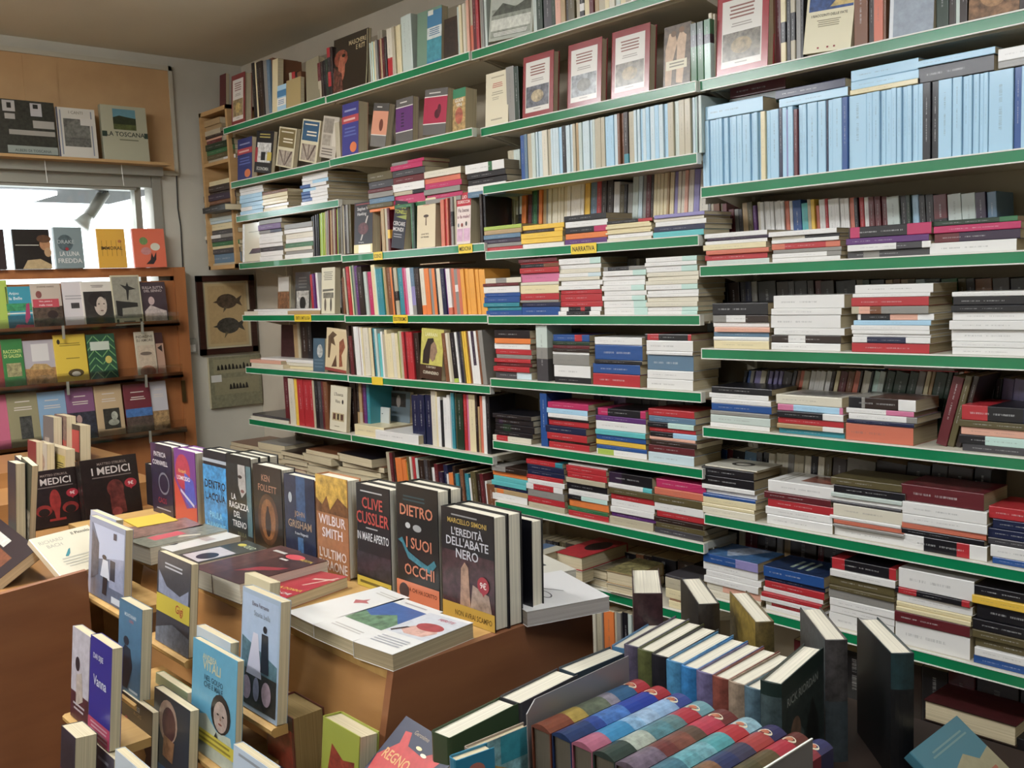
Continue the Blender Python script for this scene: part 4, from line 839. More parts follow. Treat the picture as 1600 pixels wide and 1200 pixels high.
back_pile(S, [(866, 861), (909, 871), (958, 843)], ztop(S) + .118, [.05, .045], ['r', 'W'], [[('r', 0, .0, 1, 1, '#a8202a', .2), ('e', .4, .6, .26, .3, '#1c1416')], None], ['red book with black disc lying on top, lowest shelf of third bay', 'thick pale book under the red one, lowest shelf of third bay'])
back_pile(S, [(800, 864), (832, 872), (868, 852)], ztop(S) + .12, [.03, .05], ['d', 'W'], [[('r', 0, 0, .9, .5, '#4a6484'), ('r', 0, .5, 1, 1, '#b4b09c')], None], ['blue and beige book lying left of the red one on the lowest shelf', 'cream book under the blue and beige one on the lowest shelf'])
back_pile(S, [(912, 884), (948, 893), (985, 873)], ztop(S) + .065, [.035, .028], ['h', 'W'], [[('r', 0, 0, 1, 1, '#6c6450', .6)], None], ['dull green book lying beside the red pile on the lowest shelf', 'cream book under the dull green one on the lowest shelf'])
back_pile(S, [(946, 890), (988, 899), (1030, 878)], ztop(S) + .085, [.045, .03], ['N', 'W'], [[('r', 0, 0, 1, 1, '#7c7448', .9)], None], ['book with leafy green cover lying on the lowest shelf, third bay', 'cream book under the leafy green one on the lowest shelf'])
pile(S, 1042, 1092, 903, 'X.4 d1.6/d.2/L.5 c1.4 P.4 c1', pcol=PAGE)
S = (3, 10)
row(S, 911, 1004, 950, 962, 'w1.2 k.8 W1 d1.2 x.3 o2.1 d.6 x.9 k1.4 T.7 x1.8', 0, vis=1.2)
S = (4, 8)
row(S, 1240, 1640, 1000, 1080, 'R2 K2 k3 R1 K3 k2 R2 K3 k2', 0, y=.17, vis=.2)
ZT = ztop(S) + .16
A_, B_ = at(1443, 1093, 1, .02), at(1588, 1137, 1, .02)
queue(frame_mtx((A_[0], .02 + .17, A_[2] - .055), (0, -1, 0), (1, 0, 0), (0, 0, 1)), .17, B_[0] - A_[0], .055, [(0, 'K')], 'dark red hardcover lying with thick cream page edges to the room, bottom right', 'books lying fore-edge out on the lowest shelf', hard=True, face='cover', art=[('r', 0, 0, 1, 1, '#3c1416', .5)], force=True, lettering=False)
zz = A_[2] - .055
pile(S, 1440, 1600, pr((A_[0], .02, zz - .001))[1] + 8, 'k1 K1 k1', vis=.5, y=.03)

# ---- wooden corner cabinet
WCB = cz0 + .022
S0 = (1, 3)
def cab(xl, xr, yt, spec, base, **k):
    pile(S0, xl, xr, yt, spec, base=base, where='wooden corner cabinet', y=.02, W=.2, **k)
cab(321, 371, 280, 'c1 K1.4 K.5 V1.4 n.8 K1 X.8 d1 T.8 q.6 c1.4 X1 W.8/w.2/x.5 X.8 g.9 c.6 X1.1 s2 d.5', WCB, jit=.012)
cab(318, 366, 205, 'K1 x1.2/d.6 G1.4 g1 h1 d.8/d.4/w.6', 2.43, jit=.01)
cab(318, 345, 186, 'N1.4 N1 d1.2 P1.1 R.8', 2.535, jit=.006)
b0 = at(310, 333, 1, -.07)
b1 = at(349, 326, 1, -.07)
queue(frame_mtx((b1[0] + .0, -.06, b0[2] - .004), (.05, .9987, 0), (-.9987, .05, 0), (0, 0, 1)), .24, b1[0] - b0[0] + .0, .03, [(0, 'k')], 'black book jutting out of the wooden corner cabinet', 'books in the wooden corner cabinet', force=True)
# ================================================================ helpers for the display units
def fb(x0, x1, yb, yt, Y, T, base, art, label, z=None, tilt=3, lean=0, **k):
    """book standing with its cover towards -y; photo pixels of foot-left, foot-right, head-left on the plane y = Y"""
    P = at(x0, yb, 1, Y); X1 = at(x1, yb, 1, Y)[0]; H = at(x0, yt, 1, Y)[2] - P[2]
    zz = P[2] if z is None else z
    face_book((P[0], Y, zz), X1 - P[0], H, T, base, art, label, lean, tilt, **k)
    return P[0], X1, P[2]
def fx(zb, x0, x1, yt, X, T, base, art, label, tilt=7, yt2=None, **k):
    """cover towards +x (the racks along the window wall)"""
    Y0, Y1 = at(x0, yt, 0, X)[1], at(x1, yt, 0, X)[1]; H = at(x0, yt, 0, X)[2] - zb
    face_book((X, Y0, zb), Y1 - Y0, H, T, base, art, label, 0, tilt, yaw=90, **k)
def flat(pa, pb, pc, z, T, base, art, label, mode='F', zs=None, group='books lying flat on the display', **k):
    """cover up; mode F: front-left, front-right, back-right; mode B: back-left, back-right, front-right (photo pixels at height z)"""
    if zs == 'solve':   # tilted: find the height of the third corner that makes the cover square
        A, B = Vector(at(*pa, 2, z)), Vector(at(*pb, 2, z)); best = None
        for q in range(400):
            c3 = Vector(at(*pc, 2, z - .3 + q * .0015)); e_ = abs((A - B).normalized().dot((c3 - B).normalized()))
            if best is None or e_ < best[0]: best = (e_, c3)
        Cc = best[1]
    else: A, B, Cc = [Vector(at(p[0], p[1], 2, zz)) for p, zz in zip((pa, pb, pc), zs or (z, z, z))]
    xd = (B - A); W = xd.length; xd.normalize(); yd = (Cc - B) if mode == 'F' else (B - Cc)
    yd -= xd * yd.dot(xd); L = yd.length; yd.normalize(); zd = xd.cross(yd)
    o = (A if mode == 'F' else A - yd * L) - zd * T
    queue(frame_mtx(o, xd, yd, zd), W, L, T, [(0, base)], label, group, fc=base, art=art, face='cover', force=True, lettering=False, **k)
def upright(pL, pR, pF, zt, H, segs, label, group, art=None, Wd=None, tmin=0, **k):
    L, R, F_ = [Vector(at(p[0], p[1], 2, zt)) for p in (pL, pR, pF)]
    xd = F_ - L; xd.z = 0; W = Wd or xd.length; xd.normalize(); zd = xd.cross(Vector((0, 0, 1))); T = max((R - L).dot(zd), tmin)
    queue(frame_mtx((L.x, L.y, zt - H), xd, (0, 0, 1), zd), W, H, T, segs, label, group, art=art, hard=True, force=True, **k)
    return L, W, T
GT = 'face-out books on the long display unit'
GL = 'face-out books on the tiered front ledges'
def portrait(u, v, s, skin, hair, asp=.7):
    return [('e', u, v + .03 * s, .30 * s, .24 * s, hair, .3), ('e', u, v, .21 * s, .19 * s, skin, .3), ('e', u - .08 * s, v + .02 * s, .035 * s, .012 * s, hair), ('e', u + .08 * s, v + .02 * s, .035 * s, .012 * s, hair),
            ('e', u, v - .09 * s, .06 * s, .012 * s, '#7c3c34'), ('p', [(u - .015 * s, v - .04 * s), (u + .03 * s, v - .04 * s), (u, v + .03 * s)], '#8a6450')]
def sticker(u, v): return [('e', u, v, .11, .075, '#a02030'), ('p', [(u - .03, v - .065), (u + .03, v - .065), (u, v - .10)], '#a02030'), ('t', '9€', u, v - .03, .06, .15, '#e8d8d4')]

# ---------------------------------------------------------------- standing row on the display unit
YR = -1.15
rowspec = [
 (240, 271, 802, 697, .032, '#1c1430', [('r', 0, 0, 1, 1, '#1c1834', .5), ('p', [(0, .6), (.3, 1), (0, 1)], '#3c2048'), ('t', 'PATRICIA', .45, .82, .07, .8, '#c8c4cc'), ('t', 'CORNWELL', .45, .70, .07, .85, '#c8c4cc'), ('e', .6, .45, .26, .16, '#6c6c7c'), ('e', .6, .45, .22, .13, '#1c1834'), ('t', 'CAOS', .5, .16, .08, .6, '#8a2438'), ('l', .2, .9, .06, .1, 1, '#9a98a4')], 'dark blue hardcover with purple corner, leftmost in standing row on the display', 2),
 (275, 308, 812, 703, .035, '#6c3484', [('p', [(.0, 0), (1, 0), (1, .25), (.55, .2), (0, .6)], '#b84030'), ('e', .42, .70, .34, .24, '#a83048', .2), ('p', [(.5, .7), (.9, .6), (1, .3), (.7, .22), (.5, .3)], '#4450b0', .2), ('t', 'Ricciardi', .4, .68, .05, .5, '#d8a860'), ('t', "L'OMICIDIO", .45, .58, .06, .8, '#e0d8e0'), ('p', [(.3, .46), (.9, .28), (.9, .24), (.3, .42)], '#b8b8d0')], 'purple and red hardcover, second from left in standing row on the display', 2),
 (321, 357, 828, 704, .03, '#141c28', [('r', 0, .0, .98, .82, '#2c84bc', .6), ('r', 0, .86, 1, .90, '#9aa4b0'), ('t', 'DENTRO', .5, .54, .10, .9, '#08141e'), ('t', "L'ACQUA", .5, .38, .11, .96, '#08141e'), ('t', 'PAULA', .5, .18, .08, .7, '#7cc4e0'), ('t', 'HAWKINS', .5, .05, .08, .8, '#7cc4e0')], 'bright blue DENTRO L ACQUA hardcover standing on the display', 2),
 (357, 395, 842, 712, .03, '#14181c', [('r', 0, .0, 1, .9, '#1c2428', .5), ('r', .82, .1, 1, .9, '#4c6c74', .2), ('p', [(.5, .9), (.78, .9), (.8, .6), (.62, .52), (.5, .66)], '#a09c98', .3), ('e', .58, .76, .08, .02, '#2c2424'), ('e', .66, .60, .07, .02, '#6c4448'), ('t', 'LA', .3, .48, .07, .3, '#d0d0d0'), ('t', 'RAGAZZA', .5, .38, .075, .9, '#d0d0d0'), ('t', 'DEL', .42, .28, .07, .4, '#d0d0d0'), ('t', 'TRENO', .5, .17, .075, .7, '#d0d0d0'), ('t', 'PAULA', .6, .07, .05, .5, '#6c6c50')], 'dark LA RAGAZZA DEL TRENO hardcover with half a face on cover', 3),
 (400, 443, 862, 733, .045, '#1c1412', [('r', 0, .0, 1, 1, '#1c1412', .3), ('t', 'KEN', .45, .82, .075, .4, '#9c7058'), ('t', 'FOLLETT', .5, .70, .08, .85, '#9c7058'), ('e', .5, .38, .36, .30, '#4c2c18', .5), ('e', .5, .38, .26, .24, '#7c4c24', .5), ('e', .5, .34, .1, .16, '#2c1810', .3), ('e', .5, .5, .04, .04, '#2c1810')], 'brown hardcover with glowing golden doorway in the standing row on display', 1),
 (448, 494, 876, 745, .035, '#141c38', [('r', 0, .0, 1, 1, '#18233f', .4), ('r', .4, .5, .7, 1, '#2c4c74', .4), ('r', .42, .0, .6, .3, '#3c6490', .5), ('e', .2, .74, .06, .06, '#a0a8b0'), ('t', 'JOHN', .5, .52, .08, .45, '#a08468'), ('t', 'GRISHAM', .5, .40, .09, .9, '#a08468'), ('t', 'Il caso Fitzgerald', .55, .32, .04, .8, '#c0c4cc')], 'night blue hardcover standing right of the brown one with glowing doorway', 1),
 (498, 546, 900, 752, .042, '#a86c3c', [('r', 0, .0, 1, .62, '#a0683c', .2), ('r', 0, .62, 1, 1, '#bc9430', .6), ('p', [(0, .62), (0, .76), (.2, .7), (.35, .8), (.45, .66), (.7, .8), (1, .72), (1, .62)], '#6c4420', .6), ('t', 'WILBUR', .5, .50, .10, .85, '#d8cccc'), ('t', 'SMITH', .5, .37, .10, .8, '#d8cccc'), ('t', "L'ULTIMO", .5, .16, .10, .85, '#d8c8c0'), ('t', 'FARAONE', .5, .04, .10, .9, '#d8c8c0')], 'orange brown hardcover with white lettering in the standing row on display', 1),
 (560, 612, 928, 772, .035, '#16161c', [('r', .0, .12, 1, .34, '#2c2830', .7), ('l', .15, .8, .92, .95, 1, '#b0b0b0'), ('t', 'CLIVE', .5, .77, .11, .6, '#b8443c'), ('t', 'CUSSLER', .5, .62, .12, .95, '#b8443c'), ('l', .3, .65, .57, .60, 1, '#9c9ca0'), ('t', 'IN MARE APERTO', .5, .46, .08, .92, '#c8ccd0'), ('r', 0, 0, 1, .1, '#c4ac28'), ('l', .08, .92, .02, .08, 1, '#6c5c18')], 'black hardcover with red author name, white title and yellow band on display', 2),
 (622, 687, 950, 772, .036, '#101214', [('l', .15, .75, .86, .92, 2, '#24444c'), ('t', 'DIETRO', .5, .74, .095, .8, '#c87858'), ('e', .3, .66, .06, .025, '#b8b8b8'), ('e', .52, .65, .1, .03, '#9c9c9c'), ('t', 'I SUOI', .55, .47, .095, .6, '#c87858'), ('p', [(.05, .52), (.15, .5), (.3, .38), (.55, .34), (.8, .30), (.95, .38), (.9, .42), (.75, .36), (.5, .4), (.3, .44), (.16, .55)], '#2c7484', .5), ('t', 'OCCHI', .55, .24, .095, .7, '#c87858'), ('r', 0, 0, 1, .18, '#d87850'), ('t', 'DA CHI HA SCRITTO', .6, .10, .035, .7, '#5c2418'), ('e', .18, .09, .12, .07, '#4c3c3c')], 'black DIETRO I SUOI OCCHI hardcover with orange band', 2),
 (693, 773, 965, 797, .040, '#17141a', [('r', 0, .0, 1, .62, '#40262c', .7), ('r', 0, .62, 1, 1, '#17151b', .1), ('l', .2, .7, .93, .96, 1, '#8c8c8c'), ('t', 'MARCELLO SIMONI', .5, .87, .045, .95, '#b8983c'), ('t', "L'EREDITÀ", .5, .765, .085, .85, '#bcbcc4'), ('t', "DELL'ABATE", .5, .67, .08, .95, '#bcbcc4'), ('t', 'NERO', .5, .565, .085, .55, '#bcbcc4'), ('p', [(.35, .15), (.55, .15), (.52, .5), (.45, .54), (.38, .48)], '#a07c64', .5), ('p', [(.55, .15), (.95, .15), (.9, .3), (.6, .36)], '#9c8474', .5), ('r', 0, 0, 1, .15, '#c49c30'), ('t', 'NON AVRAI SCAMPO', .6, .045, .05, .7, '#5c4414')] + sticker(.8, .38), "dark L'EREDITA DELL'ABATE NERO hardcover with round red price sticker", 2),
]
for x0, x1, yb, yt, T, base, art, lab, cp in rowspec:
    fb(x0, x1, yb, yt, YR, T, base, art, lab, z=TZ, tilt=1.5, hard=True, pcol=PAGEW, copies=cp, group=GT)
# dark hardcovers and extra copies behind the row
for x0, w, yt, c, lb in [(756, .15, 800, 'k', 'black hardcover standing behind the last row book'), (590, .14, 772, 'd', 'dull hardcover standing behind the black one with red lettering'), (275, .13, 702, 'K', 'dark hardcover standing behind the purple one'), (224, .09, 724, 'k', 'black hardcover at the far end of the display'), (700, .15, 788, 'k', 'black hardcover behind the last two row books')]:
    Yb = YR + .10 if x0 > 240 else YR + .03
    P = at(x0, yt, 1, Yb); face_book((P[0], Yb, TZ), w, P[2] - TZ, .035, c, None, lb, 0, 1.5, True, PAGEW, group=GT, force=True)

# ---------------------------------------------------------------- books lying along the front of the display unit
WH = '#d6d4ce'
flat((551, 1002), (613, 1023), (751, 976), TZ + .034, .034, WH, [('r', .0, .38, 1, .95, '#c0c2c6', .1), ('p', [(.15, .5), (.3, .62), (.75, .68), (.9, .58), (.8, .44), (.4, .42)], '#c89c8c', .3), ('e', .58, .66, .3, .09, '#a03c3c', .3), ('p', [(.05, .42), (.2, .56), (.28, .56), (.12, .4)], '#3c2c2c'), ('t', 'FERITE', .6, .84, .05, .5, '#b8606c'), ('l', .1, .9, .12, .3, 4, '#a8a8ac')], 'white book with red capped face lying at the front corner of the display', pcol=PAGED)
flat((489, 976), (551, 1002), (681, 952), TZ + .030, .030, WH, [('p', [(.05, .32), (.95, .32), (.95, .86), (.05, .86)], '#3c5c94', .2), ('p', [(.05, .32), (.95, .32), (.95, .5), (.6, .66), (.3, .5), (.05, .56)], '#5c7c5c', .7), ('l', .1, .9, .12, .2, 2, '#b4b0aa'), ('l', .2, .8, .9, .95, 1, '#a49c98')], 'white book with mountain photograph lying on the display', pcol=PAGE)
flat((446, 955), (489, 976), (620, 926), TZ + .030, .030, WH, [('p', [(.35, .62), (.5, .66), (.55, .72), (.6, .66), (.75, .64), (.6, .60), (.5, .55)], '#b46464'), ('l', .3, .9, .84, .92, 2, '#b4b0a4')], 'white book with small red star lying on the display', pcol=PAGE)
flat((385, 925), (438, 938), (557, 904), TZ + .028, .028, '#a41e2c', [('p', [(.6, .5), (.9, .9), (.96, .9), (.66, .5)], '#c8a494'), ('p', [(.5, .7), (.96, .8), (.96, .84), (.5, .76)], '#c8a494'), ('t', 'LA DONNA', .6, .30, .06, .7, '#d8a83c'), ('t', "L'UOMO CHE", .5, .16, .06, .8, '#d8ccc4'), ('t', 'INSEGUIVA', .5, .06, .05, .7, '#d8ccc4')], 'red book with yellow and white lettering lying on the display')
flat((330, 897), (374, 913), (505, 874), TZ + .05, .05, '#3c1c1c', [('r', 0, 0, 1, 1, '#3a1e1e', .4), ('p', [(.1, .2), (.8, .5), (.85, .6), (.3, .45)], '#8c2430'), ('e', .3, .86, .28, .07, '#c84048'), ('t', 'NOVITA', .72, .82, .05, .4, '#c8a83c'), ('l', .1, .4, .7, .78, 1, '#c0b8b0')], 'dark red brown book with red figure lying on the display', pcol=PAGEW)
flat((300, 886), (330, 897), (462, 859), TZ + .05, .05, '#3c2422', [('r', 0, 0, 1, 1, '#4c2c28', .6), ('l', .3, .9, .8, .9, 1, '#b8b4ac')], 'narrow visible dark brown book lying left of the red brown one', pcol=PAGEW)
flat((270, 868), (300, 882), (420, 857), TZ + .04, .04, '#34362e', [('r', .1, .1, .9, .6, '#b4acac', .1), ('e', .6, .3, .25, .14, '#24222a'), ('t', 'OLIO', .7, .8, .09, .4, '#b8c0a0'), ('e', .35, .84, .14, .05, '#b4a834')], 'dark green book with pale photograph lying on the display', pcol=PAGEW)
flat((235, 850), (270, 862), (378, 838), TZ + .045, .045, '#c4c0b8', [('r', .3, .55, .8, .7, '#a89890', .3), ('e', .3, .2, .2, .08, '#2c2428')], 'pale book with dark mark lying on the left of the display', pcol=PAGEW)
flat((200, 845), (234, 856), (349, 826), TZ + .05, .05, '#6c6c5c', [('r', 0, 0, 1, 1, '#747464', .4), ('r', .1, .2, .5, .6, '#c04c54', .1), ('p', [(.55, .5), (.8, .7), (.9, .66), (.65, .44)], '#c0b8a0')], 'grey green book with pink strip lying on the left of the display', pcol=PAGEW)
flat((180, 828), (206, 842), (298, 812), TZ + .05, .045, '#6c5a4c', [('r', 0, 0, 1, 1, '#7c5c50', .6)], 'brown pink book lying behind the white street photo book', pcol=PAGEW)
flat((192, 812), (215, 824), (275, 811), TZ + .052, .004, '#d8b420', None, 'yellow card lying on the far left of the display', name='card', pages=False)
flat((756, 911), (823, 956), (927, 918), TZ + .034, .034, '#dcdad8', [('e', .62, .42, .13, .07, '#4c4448'), ('e', .62, .42, .11, .055, '#dcdad8'), ('p', [(.45, .5), (.47, .5), (.64, .66), (.62, .66)], '#4c4040'), ('l', .15, .5, .1, .3, 3, '#a89c9c')], 'thick white book with a drawn ring lying at the back corner of the display', pcol=C4('#b4aca6'))
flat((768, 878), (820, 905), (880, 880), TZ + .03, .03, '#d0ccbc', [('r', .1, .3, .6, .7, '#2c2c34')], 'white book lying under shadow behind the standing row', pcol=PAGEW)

# ---------------------------------------------------------------- tiered ledges with face-out books
def tier(lx0, lx1, z, Y):
    part('ledge', MB().prism([(Y + .13, z - .02), (Y - .006, z - .02), (Y - .012, z - .012), (Y - .012, z - .004), (Y - .006, z), (Y + .13, z)], 0, lx0, lx1), M['woodx'], du)
tiers = [
 (137, 190, 925, 812, -1.56, .03, '#8c96b0', [('r', .08, .0, .98, .93, '#5c6880', .2), ('p', [(.3, .5), (.98, .62), (.98, .93), (.12, .93), (.3, .7)], '#b0bcd8'), ('p', [(.98, .2), (.98, .62), (.6, .56), (.6, .2)], '#9098b4', .2), ('p', [(.08, .2), (.3, .3), (.3, .7), (.1, .85)], '#4c4c58', .6), ('r', .62, .3, .76, .55, '#343844'), ('p', [(.36, .3), (.42, .52), (.56, .52), (.62, .28)], '#ccd0dc'), ('e', .46, .55, .06, .03, '#2c2c34'), ('p', [(.42, .08), (.44, .3), (.56, .3), (.54, .08)], '#24262e'), ('r', .68, .03, .92, .11, '#c4ccd8'), ('r', .7, .82, .78, .90, '#3c3c4c')], 'blue white book with woman walking in a street, top left ledge', 1),
 (243, 292, 1000, 868, -1.55, .028, '#34383e', [('r', 0, .0, 1, .99, '#3c4048', .2), ('p', [(.05, .8), (.3, .65), (.7, .6), (.95, .7), (.95, .52), (.05, .55)], '#8890a8', .2), ('r', 0, .34, 1, .54, '#c8b428'), ('t', 'Gigi', .7, .38, .12, .4, '#a83028'), ('p', [(0, .15), (.5, .26), (1, .2), (1, .0), (0, .0)], '#6c7480', .5), ('l', .2, .8, .84, .92, 2, '#b8bcc4')], 'stormy grey book with yellow band on the second top ledge', 1),
 (373, 430, 1100, 926, -1.555, .034, '#9cb0c8', [('r', .04, .3, .96, .96, '#a4b8d4', .05), ('p', [(.04, .3), (.96, .34), (.96, .46), (.04, .6)], '#50707c', .5), ('r', .04, .04, .96, .34, '#34302c', .7), ('t', 'Elena Ferrante', .5, .88, .035, .7, '#6c6878'), ('t', 'Storia bella', .55, .80, .045, .8, '#8c98a8'), ('p', [(.18, .3), (.34, .66), (.46, .66), (.58, .3)], '#ccc8d8'), ('p', [(.55, .36), (.56, .68), (.72, .68), (.76, .36)], '#1c1c28'), ('e', .64, .72, .05, .03, '#1c1c28'), ('e', .2, .18, .12, .1, '#b098a8', .3), ('e', .72, .2, .12, .1, '#b8a0b0', .3), ('e', .46, .2, .08, .1, '#8c8ca4', .3)], 'pale blue book with bride and groom on the right top ledge', 1),
 (183, 216, 1073, 944, -1.67, .035, '#46708c', [('r', 0, 0, 1, .98, '#487898', .1), ('t', 'MONTANARI', .5, .84, .04, .6, '#c8d4dc'), ('t', 'LOBUJ', .55, .78, .04, .6, '#b86c6c'), ('p', [(.1, .05), (.15, .4), (.3, .52), (.55, .5), (.65, .3), (.45, .05)], '#203444'), ('e', .36, .57, .12, .05, '#203040'), ('l', .5, .95, .03, .09, 1, '#c8d8e0')], 'blue book with dark cloaked figure on the second tier ledge', 1),
 (297, 362, 1164, 1007, -1.63, .022, '#58a0c0', [('r', 0, 0, 1, 1, '#5aa2c2', .05), ('p', [(.0, .0), (.05, .32), (.35, .38), (.6, .28), (.9, .3), (1, .0)], '#b4bcac', .1), ('t', 'ANDREA', .4, .86, .05, .5, '#c8c49c'), ('t', 'VITALI', .45, .77, .09, .7, '#c8c49c'), ('t', 'NEL GOLFO', .5, .68, .05, .6, '#2c5468'), ('t', 'CHE E MALE', .5, .62, .05, .7, '#2c5468')] + portrait(.68, .43, .72, '#a8948c', '#241c1c') + [('p', [(.55, .22), (.6, .28), (.64, .22), (.58, .16)], '#242830'), ('r', 0, .12, 1, .23, '#c8b828'), ('l', .05, .95, .13, .22, 2, '#8c7c18')], 'light blue book with man in white jacket and yellow band', 1),
 (110, 135, 1118, 990, -1.77, .03, '#a8a4b0', [('r', 0, .3, 1, 1, '#b8b4c0', .2), ('r', 0, 0, 1, .3, '#4c2430', .4), ('e', .35, .62, .13, .08, '#24202c'), ('p', [(.3, .15), (.3, .5), (.6, .55), (.7, .25)], '#b0a49c', .4), ('l', .15, .8, .1, .2, 2, '#b8b0b8')], 'grey book with statue on the left end of the third ledge', 1),
 (137, 168, 1148, 1005, -1.78, .034, '#2a2a8e', [('r', 0, 0, 1, .2, '#c04468'), ('l', .1, .9, .03, .18, 4, '#d8a8b4'), ('t', 'DAI SIJIE', .4, .78, .07, .6, '#c0c4dc'), ('t', 'Vanna', .5, .54, .10, .7, '#c4c8e0')], 'ultramarine book with pink band on the third ledge', 1),
 (185, 230, 1232, 1092, -1.70, .022, '#24262c', [('r', 0, 0, 1, 1, '#262830', .1), ('t', 'ROSSI', .5, .90, .05, .6, '#a8b0b8'), ('t', 'MAGRIS', .55, .85, .04, .5, '#8c7860'), ('p', [(.2, .0), (.2, .3), (.12, .42), (.14, .6), (.35, .68), (.7, .66), (.85, .55), (.78, .4), (.7, .3), (.72, 0)], '#b48c4c', .15), ('e', .2, .76, .05, .03, '#a03c5c')], 'black book with ochre torso figure on the lower ledge', 1),
 (236, 288, 1235, 1087, -1.68, .03, '#2a3440', [('r', 0, 0, 1, .32, '#1c5c98', .1), ('e', .42, .76, .26, .2, '#a88c7c', .3), ('e', .45, .74, .19, .16, '#4c2834', .4), ('p', [(.3, .42), (.32, .62), (.62, .6), (.58, .40)], '#8c6444', .5), ('t', 'UN CUORE', .5, .12, .06, .7, '#c8d4dc')], 'dark book with oval portrait pendant on the lower ledge', 1),
 (361, 416, 1270, 1172, -1.66, .03, '#b8c8dc', [('l', .1, .9, .86, .95, 1, '#8c94a0')], 'pale blue white book on the lower middle ledge', 1),
 (421, 464, 1250, 1102, -1.53, .075, '#5c2420', [('r', .06, .1, .94, .92, '#8c2c20', .5), ('r', 0, .86, 1, 1, '#2c1c1c', .8), ('r', .0, 0, 1, .45, '#28244c', .6)], 'thick dark red book with gilt page edges on the lower ledge', 1),
 (497, 553, 1285, 1132, -1.54, .045, '#98a030', [('p', [(.1, .2), (.3, .8), (.6, .7), (.9, .74), (.85, .3), (.5, .15)], '#8c3424', .6)], 'lime green book with red drawing, rightmost on the lower ledge', 1),
 (92, 112, 1262, 1150, -1.86, .045, '#2c2c3c', [('r', .1, .1, .9, .9, '#242430', .5), ('r', 0, .0, 1, .5, '#5c2430', .4)], 'dark navy book at the bottom left corner of the ledges', 1),
 (143, 172, 1270, 1172, -1.80, .03, '#4c4858', [('l', .2, .8, .8, .9, 1, '#8c8c9c')], 'slate purple book on the lowest ledge left of the white one', 1),
 (176, 212, 1295, 1184, -1.82, .02, '#c0ccd8', None, 'white blue book rising at the bottom edge of the ledges', 1),
]
pcs = {5: PAGE}
for i, (x0, x1, yb, yt, Y, T, base, art, lab, cp) in enumerate(tiers):
    X0, X1, z = fb(x0, x1, yb, yt, Y, T * (.7 if i < 10 else 1), base, art, lab, tilt=0 if i == 10 else 6, pcol=C4('#8c7444') if i == 10 else PAGE, copies=cp, group=GL, hard=i in (10, 11))
    ex = {0: (.02, .0), 1: (.06, .005), 2: (.11, .0), 3: (.05, .0), 4: (.06, .0)}.get(i, (.02, .0))
    if i >= 7: continue
    if i not in (6,): tier(max(X0 - ex[0], 2.103) if i not in (0, 5, 12, 13, 14) else X0 - .02, X1 + ex[1] + (.14 if i == 5 else 0), z, Y)

for (x0, x1, yb, yt, Y, T, c, lab, h_) in [(376, 414, 1080, 905, -1.50, .025, '#c8bc98', 'cream edged copy peeking out behind the bride and groom book', 0), (302, 352, 1140, 988, -1.575, .02, '#c8d0d4', 'white backed copy peeking out behind the light blue book with man', 0),
        (238, 284, 1215, 1064, -1.62, .02, '#a8b890', 'pale green book peeking out behind the pendant portrait book', 0), (138, 176, 915, 803, -1.52, .02, '#b4b8c8', 'pale copy peeking out behind the street photo book', 0)]:
    fb(x0, x1, yb, yt, Y, T, c, None, lab, tilt=6, group=GL)
# ---------------------------------------------------------------- books on the side display unit
GS = 'books on the side display unit'
def med(x0, x1, yb, yt, figure, lab, cp):
    z = .88; P = at(x0, yb, 2, z); Q = at(x1, yb - 8, 2, z); X = P[0]
    Y0, Y1 = P[1], at(x1, yb - 8, 0, X)[1]; H = at(x0, yt, 0, X)[2] - z
    face_book((X, Y0, z), Y1 - Y0, H, .03, '#18100e', [('r', 0, 0, 1, 1, '#1e1210', .5), ('t', 'MATTEO STRUKUL', .55, .89, .04, .6, '#8c7c74'), ('t', 'I MEDICI', .52, .74, .12, .85, '#c4bcb8'), ('l', .15, .9, .68, .72, 1, '#6c605c')] + figure + sticker(.84, .55), lab, 0, 8, True, PAGEW, yaw=90, copies=cp, group=GS)
lily = [('e', .52, .45, .1, .2, '#8c2420', .4), ('p', [(.5, .12), (.56, .12), (.6, .4), (.46, .4)], '#8c2420', .3), ('e', .3, .3, .15, .1, '#7c201c', .4), ('e', .3, .27, .1, .07, '#1e1210'), ('e', .78, .3, .15, .1, '#7c201c', .4), ('e', .78, .27, .1, .07, '#1e1210'), ('r', .38, .1, .68, .14, '#8c2420')]
lion = [('e', .56, .5, .15, .14, '#5c2420', .7), ('p', [(.45, .1), (.45, .45), (.7, .45), (.72, .1)], '#5c2420', .7), ('e', .55, .13, .09, .07, '#7c3430', .4)]
med(46, 133, 832, 742, lily, 'dark hardcover with red lily, left of two on the side counter', 2)
med(137, 225, 822, 722, lion, 'dark hardcover with red lion statue, right of two on the side counter', 2)
def sb(x0, x1, yt, D, h, T, base, art, lab, zb, lean=0):
    P = dep(x0, yt, D); Y = P[1]; X1 = at(x1, yt, 1, Y)[0]
    hh = P[2] - zb; face_book((P[0] - hh * math.sin(math.radians(lean)), Y, zb), X1 - P[0], h if zb is None else P[2] - zb, T, base, art, lab, lean, 4, False, PAGE, group=GS)
sb(62, 78, 650, 4.25, .22, .035, '#6c6c6c', [('p', [(.1, .0), (.2, .5), (.6, .5), (.6, 0)], '#a8a094', .4)], 'grey book with pale figure at the top of the leaning group', 1.035)
sb(80, 98, 648, 4.25, .22, .04, '#6c3028', [('r', 0, 0, 1, .45, '#983028', .6), ('r', 0, .45, 1, 1, '#6c5048', .7)], 'brown and red book at the top middle of the leaning group', 1.035)
sb(101, 120, 662, 4.2, .22, .045, '#241614', [('r', .15, .25, .95, .85, '#b02428', .1)], 'black book with red panel at the top right of the leaning group', 1.035)
